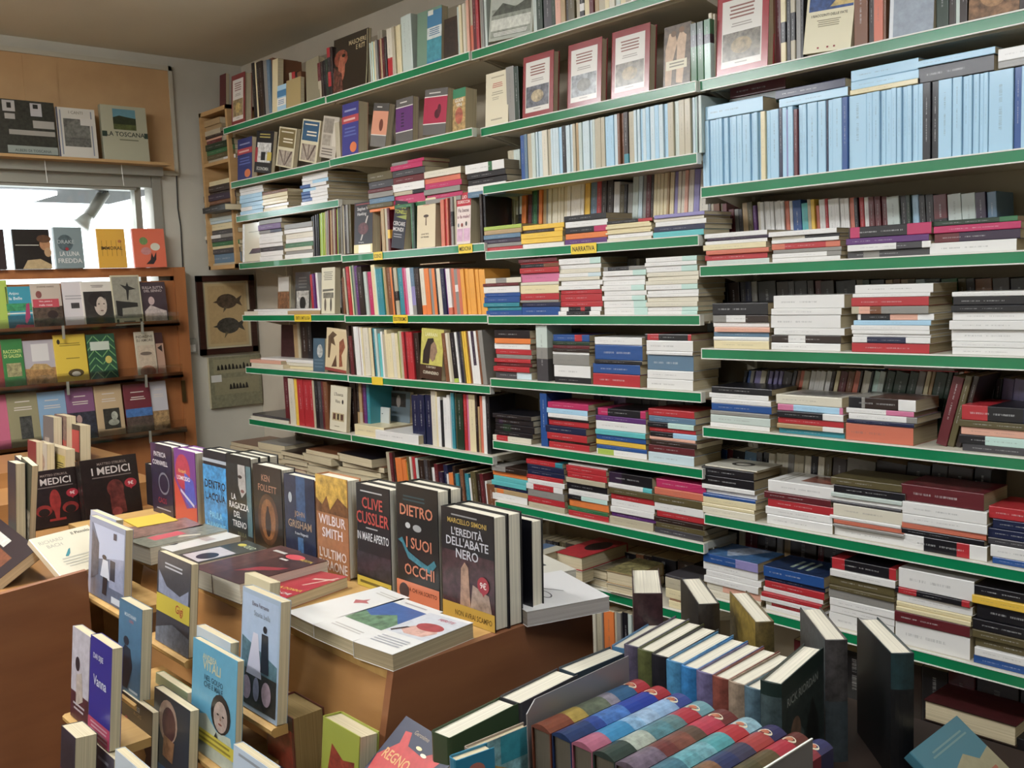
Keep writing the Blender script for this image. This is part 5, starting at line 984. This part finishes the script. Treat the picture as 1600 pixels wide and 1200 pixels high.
sb(38, 51, 688, 4.05, .21, .03, '#7c2c34', [('r', 0, .0, 1, .4, '#4c2c4c', .3)], 'purplish red book in the middle of the leaning group', .975)
sb(51, 68, 690, 4.05, .21, .03, '#a8a094', [('e', .5, .5, .3, .25, '#8c6c5c', .6)], 'beige picture book in the middle of the leaning group', .975)
sb(66, 98, 694, 4.1, .21, .035, '#b0a080', [('r', .5, .1, .95, .8, '#a89848', .2), ('l', .55, .9, .4, .6, 3, '#3c3420')], 'cream and olive book in the middle of the leaning group', .975)
sb(12, 25, 718, 3.25, .23, .02, '#2c2c3c', [('r', 0, 0, 1, .6, '#3c3c4c', .6)], 'dark blue book leaning at the left edge of the picture', .88, 9)
sb(22, 38, 722, 3.2, .23, .02, '#2c3024', [('r', 0, 0, 1, .5, '#7c7464', .9)], 'dark green picture book leaning beside the lily cover', .88, 9)
sb(0, 12, 722, 3.2, .21, .03, '#20202c', None, 'black blue book cut by the left edge of the picture', .88)
flat((45, 843), (137, 820), (156, 884), .94, .02, '#cfc8b0', [('t', 'RICHARD', .28, .80, .08, .4, '#a8a494'), ('t', 'BACH', .28, .68, .08, .28, '#a8a494'), ('t', 'Il Piccolo', .8, .86, .07, .35, '#3c3830'), ('p', [(.3, .42), (.42, .56), (.46, .58), (.4, .46), (.34, .4)], '#3c848c'), ('l', .2, .7, .15, .4, 4, '#b4b0a0')], 'large cream book with small teal feather leaning on the counter below the lily cover', mode='B', zs=(1.01, 1.01, .915), pcol=PAGEW)
A3 = [Vector(at(-3, 917, 2, .90)), Vector(at(59, 857, 2, .98)), Vector(at(-6, 806, 2, 1.0))]
xd = A3[1] - A3[2]; Wd_ = xd.length; xd.normalize(); yd = A3[1] - A3[0]; yd -= xd * yd.dot(xd); Ld_ = yd.length; yd.normalize(); zd = xd.cross(yd)
queue(frame_mtx(A3[1] - xd * Wd_ - yd * Ld_ - zd * .03, xd, yd, zd), Wd_, Ld_, .03, [(0, '#1c1a22')], 'dark book with small glowing picture lying tilted at the left edge', GS, fc='#1c1a22', art=[('r', .3, .1, .85, .55, '#6c3c24', .5), ('p', [(.5, .3), (.62, .38), (.7, .32)], '#c09050'), ('r', .3, .6, .6, .8, '#b8b4ac', .2)], face='cover', force=True, lettering=False)

# ---------------------------------------------------------------- rack along the window wall
GR = 'paperbacks face out on the window rack'
X0_ = XR + .062
z1 = 1.872
fx(z1, -20, 6, 358, X0_ - .03, .02, '#2c1c1c', None, 'dark paperback cut by the left picture edge on top of the rack', 4, group=GR)
fx(z1, 19, 77, 358, X0_ - .03, .02, '#1c1410', [('r', 0, 0, 1, 1, '#1c1410', .3), ('p', [(.2, .0), (.35, .22), (.7, .25), (1, .1), (1, 0)], '#b0986c', .2), ('e', .86, .62, .15, .16, '#a87850', .2), ('e', .84, .76, .2, .1, '#5c3c24', .4), ('e', .92, .42, .1, .12, '#b08c64', .1), ('l', .05, .7, .58, .62, 1, '#c8c4b8')], 'dark painted portrait paperback on top of the rack', 4, group=GR)
fx(z1, 84, 128, 355, X0_ - .03, .03, '#7c8c8e', [('e', .38, .62, .28, .2, '#4c5c60', .4), ('t', 'DRAKE', .4, .60, .09, .6, '#a8b0b0'), ('t', 'LA LUNA', .5, .30, .11, .7, '#d0d0cc'), ('t', 'FREDDA', .5, .13, .11, .85, '#d0d0cc'), ('e', .42, .47, .06, .04, '#a02c34')], 'blue grey LA LUNA FREDDA book on top of the rack', 4, group=GR)
fx(z1, 151, 195, 357, X0_ - .03, .012, '#dca41c', [('t', 'IMMORAL', .5, .46, .09, .85, '#3c2c14'), ('e', .8, .68, .07, .04, '#b86c2c')] + [('r', .15 + .17 * k, .30, .16 + .17 * k, .7, '#5c4418') for k in range(5)], 'yellow IMMORAL paperback on top of the rack', 4, group=GR)
fx(z1, 207, 257, 357, X0_ - .03, .02, '#dc6440', [('e', .33, .68, .13, .1, '#6c8c4c', .3), ('e', .68, .53, .15, .1, '#d0ccb8'), ('e', .38, .42, .16, .1, '#c07c78', .2), ('p', [(.35, .08), (.5, .2), (.55, .38), (.6, .25), (.7, .4), (.68, .2), (.58, .08)], '#2c2020')], 'orange red paperback with floating balls, rightmost on top of the rack', 4, group=GR)
z2, z3, z4 = RL[0] - .004, RL[1] - .004, RL[2] - .004
fx(z2, -20, 12, 438, X0_, .01, '#9cb43c', None, 'lime green paperback on the upper rack ledge, cut by the left picture edge', group=GR)
fx(z2, 9, 53, 448, X0_, .01, '#2c8ca0', [('r', 0, 0, 1, .35, '#1c5c6c', .2), ('r', 0, .45, 1, .62, '#2c8454', .6), ('r', 0, .38, 1, .41, '#c8ccc4'), ('p', [(.6, .2), (.7, .6), (.82, .62), (.8, .3), (.65, .15)], '#a0305c'), ('p', [(.1, .0), (.3, .14), (.9, .12), (1, 0)], '#a82c44'), ('t', 'Anjou', .3, .8, .08, .5, '#d0dce0'), ('t', 'la Belle', .35, .70, .07, .6, '#d0dce0')], 'turquoise paperback with red canoe on the upper rack ledge', group=GR)
fx(z2, 49, 96, 443, X0_ + .008, .01, '#b8a898', [('r', 0, 0, 1, .5, '#4c3c30', .8), ('r', .03, .48, .9, .66, '#b8404c'), ('t', 'Vino, patate e', .45, .585, .045, .75, '#e0d0cc'), ('t', 'mele rosse', .45, .51, .045, .6, '#e0d0cc'), ('t', 'JOANNE HARRIS', .5, .90, .045, .85, '#6c5c50'), ('e', .25, .76, .1, .08, '#7c4440', .4), ('e', .65, .32, .18, .09, '#2c1c18')], 'beige Vino patate e mele rosse paperback on the upper rack ledge', group=GR)
fx(z2, 98, 131, 440, X0_, .01, '#ccc4c4', [('r', .35, .42, .75, .54, '#3c3838', .8), ('l', .1, .9, .6, .72, 2, '#a09c9c')], 'white paperback with bar code on the upper rack ledge', group=GR)
fx(z2, 128, 178, 440, X0_ + .008, .01, '#d0c8bc', [('r', .05, .03, .97, .78, '#2c2824', .3), ('e', .55, .48, .2, .24, '#b8a898', .15), ('e', .45, .60, .26, .16, '#241c1a', .2), ('e', .58, .46, .16, .2, '#b8a898', .15), ('e', .5, .5, .03, .012, '#2c2420'), ('e', .66, .5, .03, .012, '#2c2420'), ('e', .58, .35, .05, .014, '#6c4c44'), ('p', [(.2, .03), (.4, .22), (.7, .2), (.9, .03)], '#1c1818'), ('l', .3, .7, .86, .93, 2, '#8c8078')], 'white framed black and white woman portrait paperback on the upper rack ledge', group=GR)
fx(z2, 175, 220, 430, X0_ + .014, .01, '#c0b898', [('r', .04, .14, .96, .97, '#8c8878', .2), ('p', [(.1, .2), (.1, .5), (.3, .48), (.85, .44), (.85, .36), (.3, .34), (.28, .18)], '#24221e'), ('p', [(.5, .5), (.5, .7), (.3, .82), (.5, .78), (.56, .86), (.6, .78), (.85, .72), (.6, .7), (.54, .5)], '#24221e'), ('r', .06, .03, .14, .12, '#3c382c'), ('r', .86, .03, .94, .12, '#3c382c'), ('l', .25, .75, .04, .1, 1, '#6c6450')], 'sepia card of dancer above a piano on the upper rack ledge', group=GR)
fx(z2, 220, 260, 441, X0_, .012, '#3c2830', [('e', .4, .55, .12, .1, '#c0a4a0', .2), ('p', [(.1, .03), (.1, .3), (.35, .45), (.7, .35), (.95, .3), (.95, .03)], '#b8a8a0', .4), ('t', 'SULLA SLITTA', .5, .84, .06, .85, '#c0b0ac'), ('t', 'DEL SENNO', .5, .76, .06, .7, '#c0b0ac')], 'brown toned portrait paperback at right end of the upper rack ledge', group=GR)
fx(z3, -20, 3, 532, X0_, .01, '#8c3434', None, 'red brown paperback on the middle rack ledge, cut by the left picture edge', group=GR)
fx(z3, 3, 36, 531, X0_ + .008, .01, '#2c7434', [('t', 'RACCONTI', .5, .72, .07, .85, '#c0cc70'), ('t', 'DI GALIZIA', .5, .63, .07, .85, '#c0cc70'), ('r', .15, .25, .85, .52, '#8c8458', .7)], 'green RACCONTI DI GALIZIA paperback on the middle rack ledge', group=GR)
fx(z3, 37, 86, 533, X0_, .01, '#a8a0a4', [('r', .25, .55, .8, .92, '#c8c4c0'), ('r', 0, 0, 1, .4, '#98703c', .6), ('p', [(.1, .38), (.3, .5), (.7, .48), (.9, .36)], '#a88850', .5)], 'mauve grey paperback with ruins on the middle rack ledge', group=GR)
fx(z3, 85, 135, 524, X0_ + .008, .01, '#d0b018', [('e', .6, .22, .25, .08, '#4c3c1c', .3), ('e', .6, .2, .14, .05, '#b8b0a0'), ('l', .15, .85, .76, .84, 2, '#8c7818'), ('l', .3, .8, .5, .54, 1, '#8c7818'), ('e', .15, .86, .05, .05, '#2c2410')], 'yellow paperback with small car like drawing on the middle rack ledge', group=GR)
fx(z3, 137, 181, 523, X0_ + .012, .01, '#1c4c34', [('p', [(a, b), (a + .22, b + .14), (a + .22, b + .17), (a, b + .03)], '#6c9c5c') for b in (.05, .2, .35, .5, .65, .8) for a in (0, .5)] + [('p', [(a, b + .14), (a + .22, b), (a + .22, b + .03), (a, b + .17)], '#6c9c5c') for b in (.05, .2, .35, .5, .65, .8) for a in (.25, .75)] + [('r', .1, .66, .78, .84, '#b8c0b0'), ('e', .7, .45, .12, .08, '#c0b04c')], 'dark green herringbone patterned paperback on the middle rack ledge', group=GR)
fx(z3, 244, 256, 520, X0_, .01, '#b48c74', [('r', 0, .75, 1, 1, '#3c1c1c'), ('p', [(.2, .65), (.8, .72), (.8, .55)], '#2c1c1c')], 'peach paperback half hidden at right end of the middle rack ledge', group=GR)
fx(z3, 212, 243, 519, X0_ + .010, .01, '#b8ac94', [('t', 'INDAGINE', .5, .86, .06, .85, '#4c443c'), ('t', 'SU AMORE', .5, .78, .06, .85, '#4c443c'), ('r', .1, .0, .95, .7, '#b8a48c', .2), ('e', .5, .52, .3, .04, '#6c5c50'), ('e', .5, .12, .4, .14, '#9c6c54', .3)], 'beige paperback with faded face on the middle rack ledge', group=GR)
fx(z4, -20, 12, 620, X0_, .01, '#c05c78', None, 'pink paperback on the lower rack ledge, cut by the left picture edge', group=GR)
for x0, x1, yt, c, pic_, lab in [(12, 60, 616, '#8c8460', [('r', .35, .18, .75, .58, '#3c3c38', .8)], 'khaki paperback with grey bust on the lower rack ledge'), (60, 104, 614, '#7c9cb8', [('r', .25, .2, .8, .5, '#5c5478', .6)], 'light blue paperback half hidden on the lower rack ledge'),
                            (104, 148, 608, '#7c4c70', [('r', 0, 0, 1, .55, '#2c2c38', .7), ('e', .4, .42, .1, .08, '#a8847c')], 'mauve paperback with dark painting on the lower rack ledge'), (149, 192, 604, '#b89c74', [('r', .25, .18, .85, .56, '#2c2a24', .7), ('e', .65, .42, .12, .08, '#a0a090', .4), ('e', .6, .3, .2, .06, '#8c8c7c', .4)], 'tan paperback with sculpture picture on the lower rack ledge'),
                            (236, 262, 597, '#b8b4b8', [('r', 0, 0, 1, .42, '#98784c', .7)], 'pale grey paperback at right end of the lower rack ledge'), (195, 237, 602, '#6c2430', [('r', .0, .0, 1, .52, '#4c3c34', .7), ('r', 0, .36, 1, .52, '#3c68a0', .4)], 'maroon paperback with blue sky picture on the lower rack ledge')]:
    fx(z4, x0, x1, yt, X0_ + (0 if x0 == 236 else .008), .01, c, pic_ + [('l', .25, .75, .82, .86, 1, '#c8bcb0'), ('l', .2, .8, .68, .76, 2, '#c8bcb0')], lab, group=GR)
zz_ = 2.427; XS = XW + .13
GW = 'large books on the ledge over the window'
fx(zz_, -30, 84, 150, XS, .02, '#2c2c28', [('r', 0, 0, 1, 1, '#2e2e26', .6)] + [('r', a, b, a + w, b + h, c) for a, b, w, h, c in [(.28, .78, .17, .2, '#b0aca8'), (.34, .84, .06, .1, '#24221e'), (.66, .72, .16, .24, '#b4b0b0'), (.7, .86, .07, .08, '#24221e'), (.3, .64, .14, .1, '#a8a49c'), (.68, .5, .3, .14, '#a09c94'), (.34, .36, .64, .09, '#98948a'), (.3, .02, .7, .14, '#8c948c')]] + [('t', 'ALBERI DI TOSCANA', .65, .05, .05, .55, '#4c5450')], 'dark photo book with black and white pictures on the ledge over the window', 3, group=GW)
fx(zz_, 88, 148, 166, XS, .02, '#c8c4b8', [('r', .0, .0, .03, 1, '#1c2448'), ('r', .08, .05, .11, .95, '#7c8494'), ('r', .88, .05, .91, .95, '#7c8494'), ('t', 'I CANTI', .5, .88, .06, .5, '#8c8878'), ('r', .16, .22, .84, .78, '#5c5c56', .7), ('p', [(.16, .6), (.5, .78), (.84, .6), (.84, .4), (.16, .4)], '#6c6c64', .5), ('r', .6, .66, .95, .80, '#c8c4bc')], 'white book with old farmhouse photograph on the ledge over the window', 3, group=GW)
fx(zz_, 157, 228, 162, XS, .03, '#a8a68c', [('r', .26, .56, .76, .94, '#4c5428', .5), ('r', .26, .78, .76, .94, '#5c8c98', .1), ('p', [(.26, .78), (.4, .82), (.55, .8), (.76, .78), (.76, .66), (.26, .66)], '#2c3420', .4), ('r', .0, .42, 1, .52, '#24382c'), ('r', .10, .42, .92, .52, '#a8a68c'), ('t', 'LA TOSCANA', .51, .435, .085, .84, '#14241c'), ('l', .35, .8, .35, .4, 1, '#6c6c54')], 'grey green LA TOSCANA book on the ledge over the window', 3, spine='#8c8c74', group=GW)

# ---------------------------------------------------------------- low table of children books
GC = 'children hardcovers standing in the rear row'
ZC1 = .972
Ls = [(975, 1006), (996, 1013), (1018, 1021), (1041, 1030), (1064, 1039), (1088, 1047), (1113, 1055), (1138, 1063), (1163, 1071), (1189, 1078)]
cs = [('#4c4458', 'purple grey'), ('#4c5028', 'olive'), ('#1c1a20', 'black'), ('#3c7ca4', 'mid blue'), ('#2870a8', 'bright blue'), ('#645c80', 'mauve'), ('#7c4034', 'red brown'), ('#8c7864', 'beige brown'), ('#4c6470', 'slate')]
for k in range(9):
    c = (cs[k][0], .5); F_ = (Ls[k][0] + 80, Ls[k][1] - 44)
    cc = cs[k][0]
    upright(Ls[k], Ls[k + 1], F_, ZC1, ZC1 - LT, [(0, c), (.12, '#8c1c24'), (.32, c)], f'{cs[k][1]} hardcover with red foot label, {ORD[k + 1]} from left in the rear row', GC, pcol=PAGEW, bulge=.004, lettering=False)
GK = 'thick children books lying spine up in the front row'
near = [(830, 1128), (862, 1141), (893, 1155), (926, 1170), (961, 1186), (1000, 1202), (1040, 1217), (1080, 1232), (1118, 1246), (1155, 1260)]
SP = [[('#7c3c24', .2), ('#a88c34', .3), ('#5c6450', .6), ('#8c8490', .4), ('#2c5c84', .2), ('#a81c28', 0)],
      [('#1c3464', .3), ('#24408c', .3), ('#3c6cb0', .6), ('#1c3c9c', .1), ('#1c3498', 0), ('#a81c28', 0)],
      [('#b06078', .2), ('#2c84b4', .2), ('#7ca4c4', .7), ('#94b0cc', .5), ('#8cb0d4', .3), ('#34448c', 0)],
      [('#2c3c34', .3), ('#a8b0a0', .4), ('#4c7c84', .6), ('#5c7c7c', .5), ('#b02434', 0), ('#6c9ca4', .1)],
      [('#6c5c6c', .6), ('#6c2c28', .4), ('#7c4434', .5), ('#5c4434', .3), ('#b82c44', .2), ('#6c2824', .2)],
      [('#3c6c7c', .4), ('#5c9ca4', .6), ('#6ca4ac', .6), ('#4c9ca0', .3), ('#b4242c', 0), ('#8cb4c0', .5)],
      [('#4c4438', .5), ('#7c5434', .6), ('#28305c', .3), ('#3c3850', .3), ('#a83430', .1), ('#2c2858', 0)],
      [('#4c3424', .4), ('#5c5028', .4), ('#4c4424', .3), ('#5c4c2c', .3), ('#b42438', 0), ('#642820', .1)],
      [('#4c4c6c', .4), ('#8c3440', .3), ('#8c2c38', .2), ('#8c3040', .1), ('#902838', 0), ('#2c2c5c', 0)]]
NM = ['brown and blue', 'deep blue', 'ice blue', 'grey green and red', 'maroon', 'aqua and red', 'brown navy and red', 'olive and red', 'crimson and navy']
ZK = .975
for k in range(9):
    P, Q = Vector(at(*near[k], 2, ZK)), Vector(at(*near[k + 1], 2, ZK)); T = (Q.x - P.x) * .96; Lk = .255
    sg = [(u, (tuple(int(c[0][q:q + 2], 16) / 255 * .88 for q in (1, 3, 5)), c[1])) for u, c in zip([0] + [u_ + RND.uniform(-.05, .05) for u_ in (.22, .38, .54)] + [.69 + RND.uniform(-.03, .02), .86], SP[k])]
    bk = dict(W=.205, L=Lk, T=T)
    queue(frame_mtx((P.x, P.y, ZK - .006), (0, 0, -1), (0, 1, 0), (1, 0, 0)), .205, Lk, T, sg, f'{NM[k]} children book lying spine up, {ORD[k + 1]} from left in front row', GK, hard=True, force=True, pcol=C4('#6c6456'), bulge=.008, lettering=False, emb=[(.88, .035, .30, '#c8bca0'), (.88, .022, .18, '#a85c3c')])
KX0 = at(*near[0], 2, ZK); KX1 = at(*near[9], 2, ZK)
part_d = thing('divider', 'grey metal divider standing left of the spine up children books', 'divider', (KX0[0] - .012, KX0[1], LT), 'metal dividers on the low table')
y_ = KX0[1]
part('plate', MB().prism([(y_ + .0, LT), (y_ + .0, .985), (y_ + .02, 1.005), (y_ + .26, 1.012), (y_ + .26, LT)], 0, KX0[0] - .012, KX0[0] - .010), M['divider'], part_d)
d2 = thing('divider', 'grey metal divider with bright edge at the bottom of the picture', 'divider', (KX1[0] + .004, KX1[1], LT), 'metal dividers on the low table')
A4 = at(1268, 1155, 0, KX1[0] + .004)
part('plate', MB().box((KX1[0] + .004, A4[1] - .28, LT), (KX1[0] + .006, A4[1], A4[2])), M['divider'], d2)
part('edge', MB().box((KX1[0] + .0035, A4[1] - .28, A4[2]), (KX1[0] + .0065, A4[1], A4[2] + .002)), M['white'], d2)
GE = 'hardcovers standing end to end beside the display unit'
for k, (a, b_, c_, col, nm, w) in enumerate([((672, 1142), (700, 1155), (780, 1089), '#2c4424', 'dark green hardcover standing nearest of the end to end row', .0), ((779, 1088), (796, 1108), (870, 1044), '#3c3c40', 'black and white hardcover in the middle of the end to end row', 0), ((871, 1043), (884, 1059), (953, 1010), '#34424c', 'grey blue hardcover standing third in the end to end row', 0), ((954, 1009), (975, 1014), (1025, 967), '#4c80a8', 'blue hardcover standing last of the end to end row', 0)]):
    upright(a, b_, c_, .93, .93 - LT, [(0, col)], nm, GE, pcol=PAGEW, lettering=False)
GP = 'tall thick hardcovers standing fanned behind the children books'
ZP = 1.0
pj = [((989, 927), (1035, 927), (987, 888), '#4c2428', [('#3c2426', .7)], 'thick dark red hardcover with hooded figure on spine, leftmost of fanned books'),
      ((1091, 944), (1124, 942), (1063, 902), '#262422', [('#2c2622', .6)], 'thick dark brown hardcover standing second of the fanned books'),
      ((1180, 972), (1208, 969), (1140, 924), '#8c7428', [('#5c4c24', .7)], 'thick hardcover with golden yellow cover standing fanned behind the others'),
      ((1289, 1000), (1324, 999), (1250, 949), '#3c4448', [('#403c3c', .7)], 'thick grey misty covered hardcover standing behind the dark one with figures'),
      ((1392, 1021), (1426, 1018), (1339, 965), '#1c2428', [('#1c3438', .5)], 'thick blue black hardcover with teal spine picture, rightmost of fanned books')]
for a, b_, c_, cc, sp_, nm in pj:
    dk = cc == '#1c2428'
    upright(a, b_, c_, ZP, ZP - LT, [(0, ('#141518' if dk else cc, .3)), (.72 if dk else .5, sp_[0])], nm, GP, pcol=PAGEW, bulge=.004, lettering=False, fc=(('#16181a', .2) if dk else (cc, .6)))
upright((1188, 1062), (1233, 1059), (1250, 1010), ZP, ZP - LT, [(0, ('#3c4a4c', .6)), (.9, '#1c2c28')], 'dark hardcover with misty figures on cover, in front of fanned books', GP, pcol=PAGEW, bulge=.004, lettering=False, Wd=.205,
        art=[('r', 0, 0, 1, 1, '#2c3634', .5), ('r', 0, .88, 1, 1, '#1c2c28'), ('t', 'RICK RIORDAN', .48, .79, .065, .88, '#8c9490'), ('p', [(.1, .0), (.1, .5), (.3, .66), (.5, .5), (.5, 0)], '#54605e', .5), ('p', [(.5, 0), (.55, .5), (.7, .7), (.85, .5), (.9, 0)], '#1c1c1a', .3), ('e', .3, .55, .12, .12, '#6c5444', .5), ('p', [(.35, .1), (.4, .4), (.55, .42), (.6, .1)], '#6c4c38', .5)])
GF = 'children picture books leaning in front'
flat((634, 1118), (721, 1172), (622, 1302), .90, .03, '#1c2440', [('p', [(.1, .0), (.02, .5), (.2, .72), (.16, .86), (.26, .88), (.34, .74), (.6, .72), (.78, .86), (.9, .84), (.84, .7), (.95, .5), (.92, .0)], '#b42c2c', .2), ('t', 'Geronimo', .42, .88, .05, .5, '#8c7c68'), ('t', 'Stilton', .72, .86, .05, .3, '#a8986c'), ('t', 'REGNO', .32, .50, .12, .45, '#c89454'), ('t', 'DELLA', .72, .46, .07, .25, '#c89454'), ('t', 'FANTASIA', .55, .26, .12, .75, '#c89454'), ('e', .5, .78, .05, .02, '#d8c894'), ('e', .62, .74, .05, .02, '#d8d0b8')], 'dark blue book with big red shape and gold title at the bottom edge', mode='B', zs='solve', group=GF)
upright((724, 1166), (737, 1170), (817, 1128), .95, .95 - LT, [(0, '#9c8c7c')], 'colourful seaside picture book standing beside the spine up books', GF, art=[('r', 0, 0, 1, 1, '#7cacb0', .7), ('r', .5, .75, 1, 1, '#2c94a4', .2), ('p', [(0, .6), (.3, .8), (.6, .7), (.4, .5)], '#b89444', .6), ('p', [(.2, .1), (.5, .4), (.8, .3), (.7, .05)], '#b87c6c', .6)], lettering=False)
upright((700, 1181), (716, 1188), (760, 1160), .96, .96 - LT, [(0, '#1c7c9c')], 'turquoise picture book with red logo at the bottom edge', GF, art=[('r', 0, 0, 1, 1, '#1c84a8'), ('e', .5, .85, .25, .08, '#b86c5c')], lettering=False)
flat((1422, 1175), (1495, 1118), (1630, 1254), .86, .02, '#3c7484', [('p', [(.0, .0), (.0, .45), (.2, .62), (.6, .72), (.75, .6), (1, .64), (1, 0)], '#948c6c', .1), ('t', 'E', .35, .55, .05, .2, '#2c2824'), ('l', .2, .9, .82, .9, 2, '#6c8c8c'), ('l', .4, .9, .35, .5, 2, '#a0543c')], 'teal picture book with sand coloured shape lying at the bottom right', mode='B', zs='solve', group=GF)
# ---------------------------------------------------------------- turn the queue into objects
BOOKS.sort(key=lambda b: -b['A'])
NB = 312
seen = {}
rest = MB(); nbk = 0
for b in BOOKS:
    if b['A'] <= 0: continue
    cm = cover_mb(b['W'], b['L'], b['T'], b['segs'], b['fc'], b['hard'], b['art'], b['lettering'], b['bulge'], b['emb'])
    single = nbk < NB or b['name'] != 'book'
    if single:
        if b['name'] == 'book': nbk += 1
        lab = b['label']; ws = lab.split()
        if lab in seen: seen[lab] += 1
        else: seen[lab] = 1
        o = cm.build(b['name'], M['gloss'] if b['gloss'] else M['print'])
        o.matrix_world = b['m']
        tag(o, lab, 'book' if b['name'] == 'book' else b['name'], b['group'])
        if b['pages']: pages_mb(b['W'], b['L'], b['T'], b['hard'], b['pcol']).build('pages', M['pages'], o)
    else:
        rest.add(cm, b['m']); rest.add(pages_mb(b['W'], b['L'], b['T'], b['hard'], b['pcol']), b['m'], 1)
if rest.v:
    o = rest.build('small_books', [M['print'], M['pages']])
    tag(o, 'smaller and half hidden books filling the depth of the green shelves', 'books', kind='stuff')
dup = [k for k, v in seen.items() if v > 1]
print('books', len(BOOKS), 'individual', nbk, 'dup labels', dup[:8], 'long', [l for l in seen if not 4 <= len(l.split()) <= 16][:8])
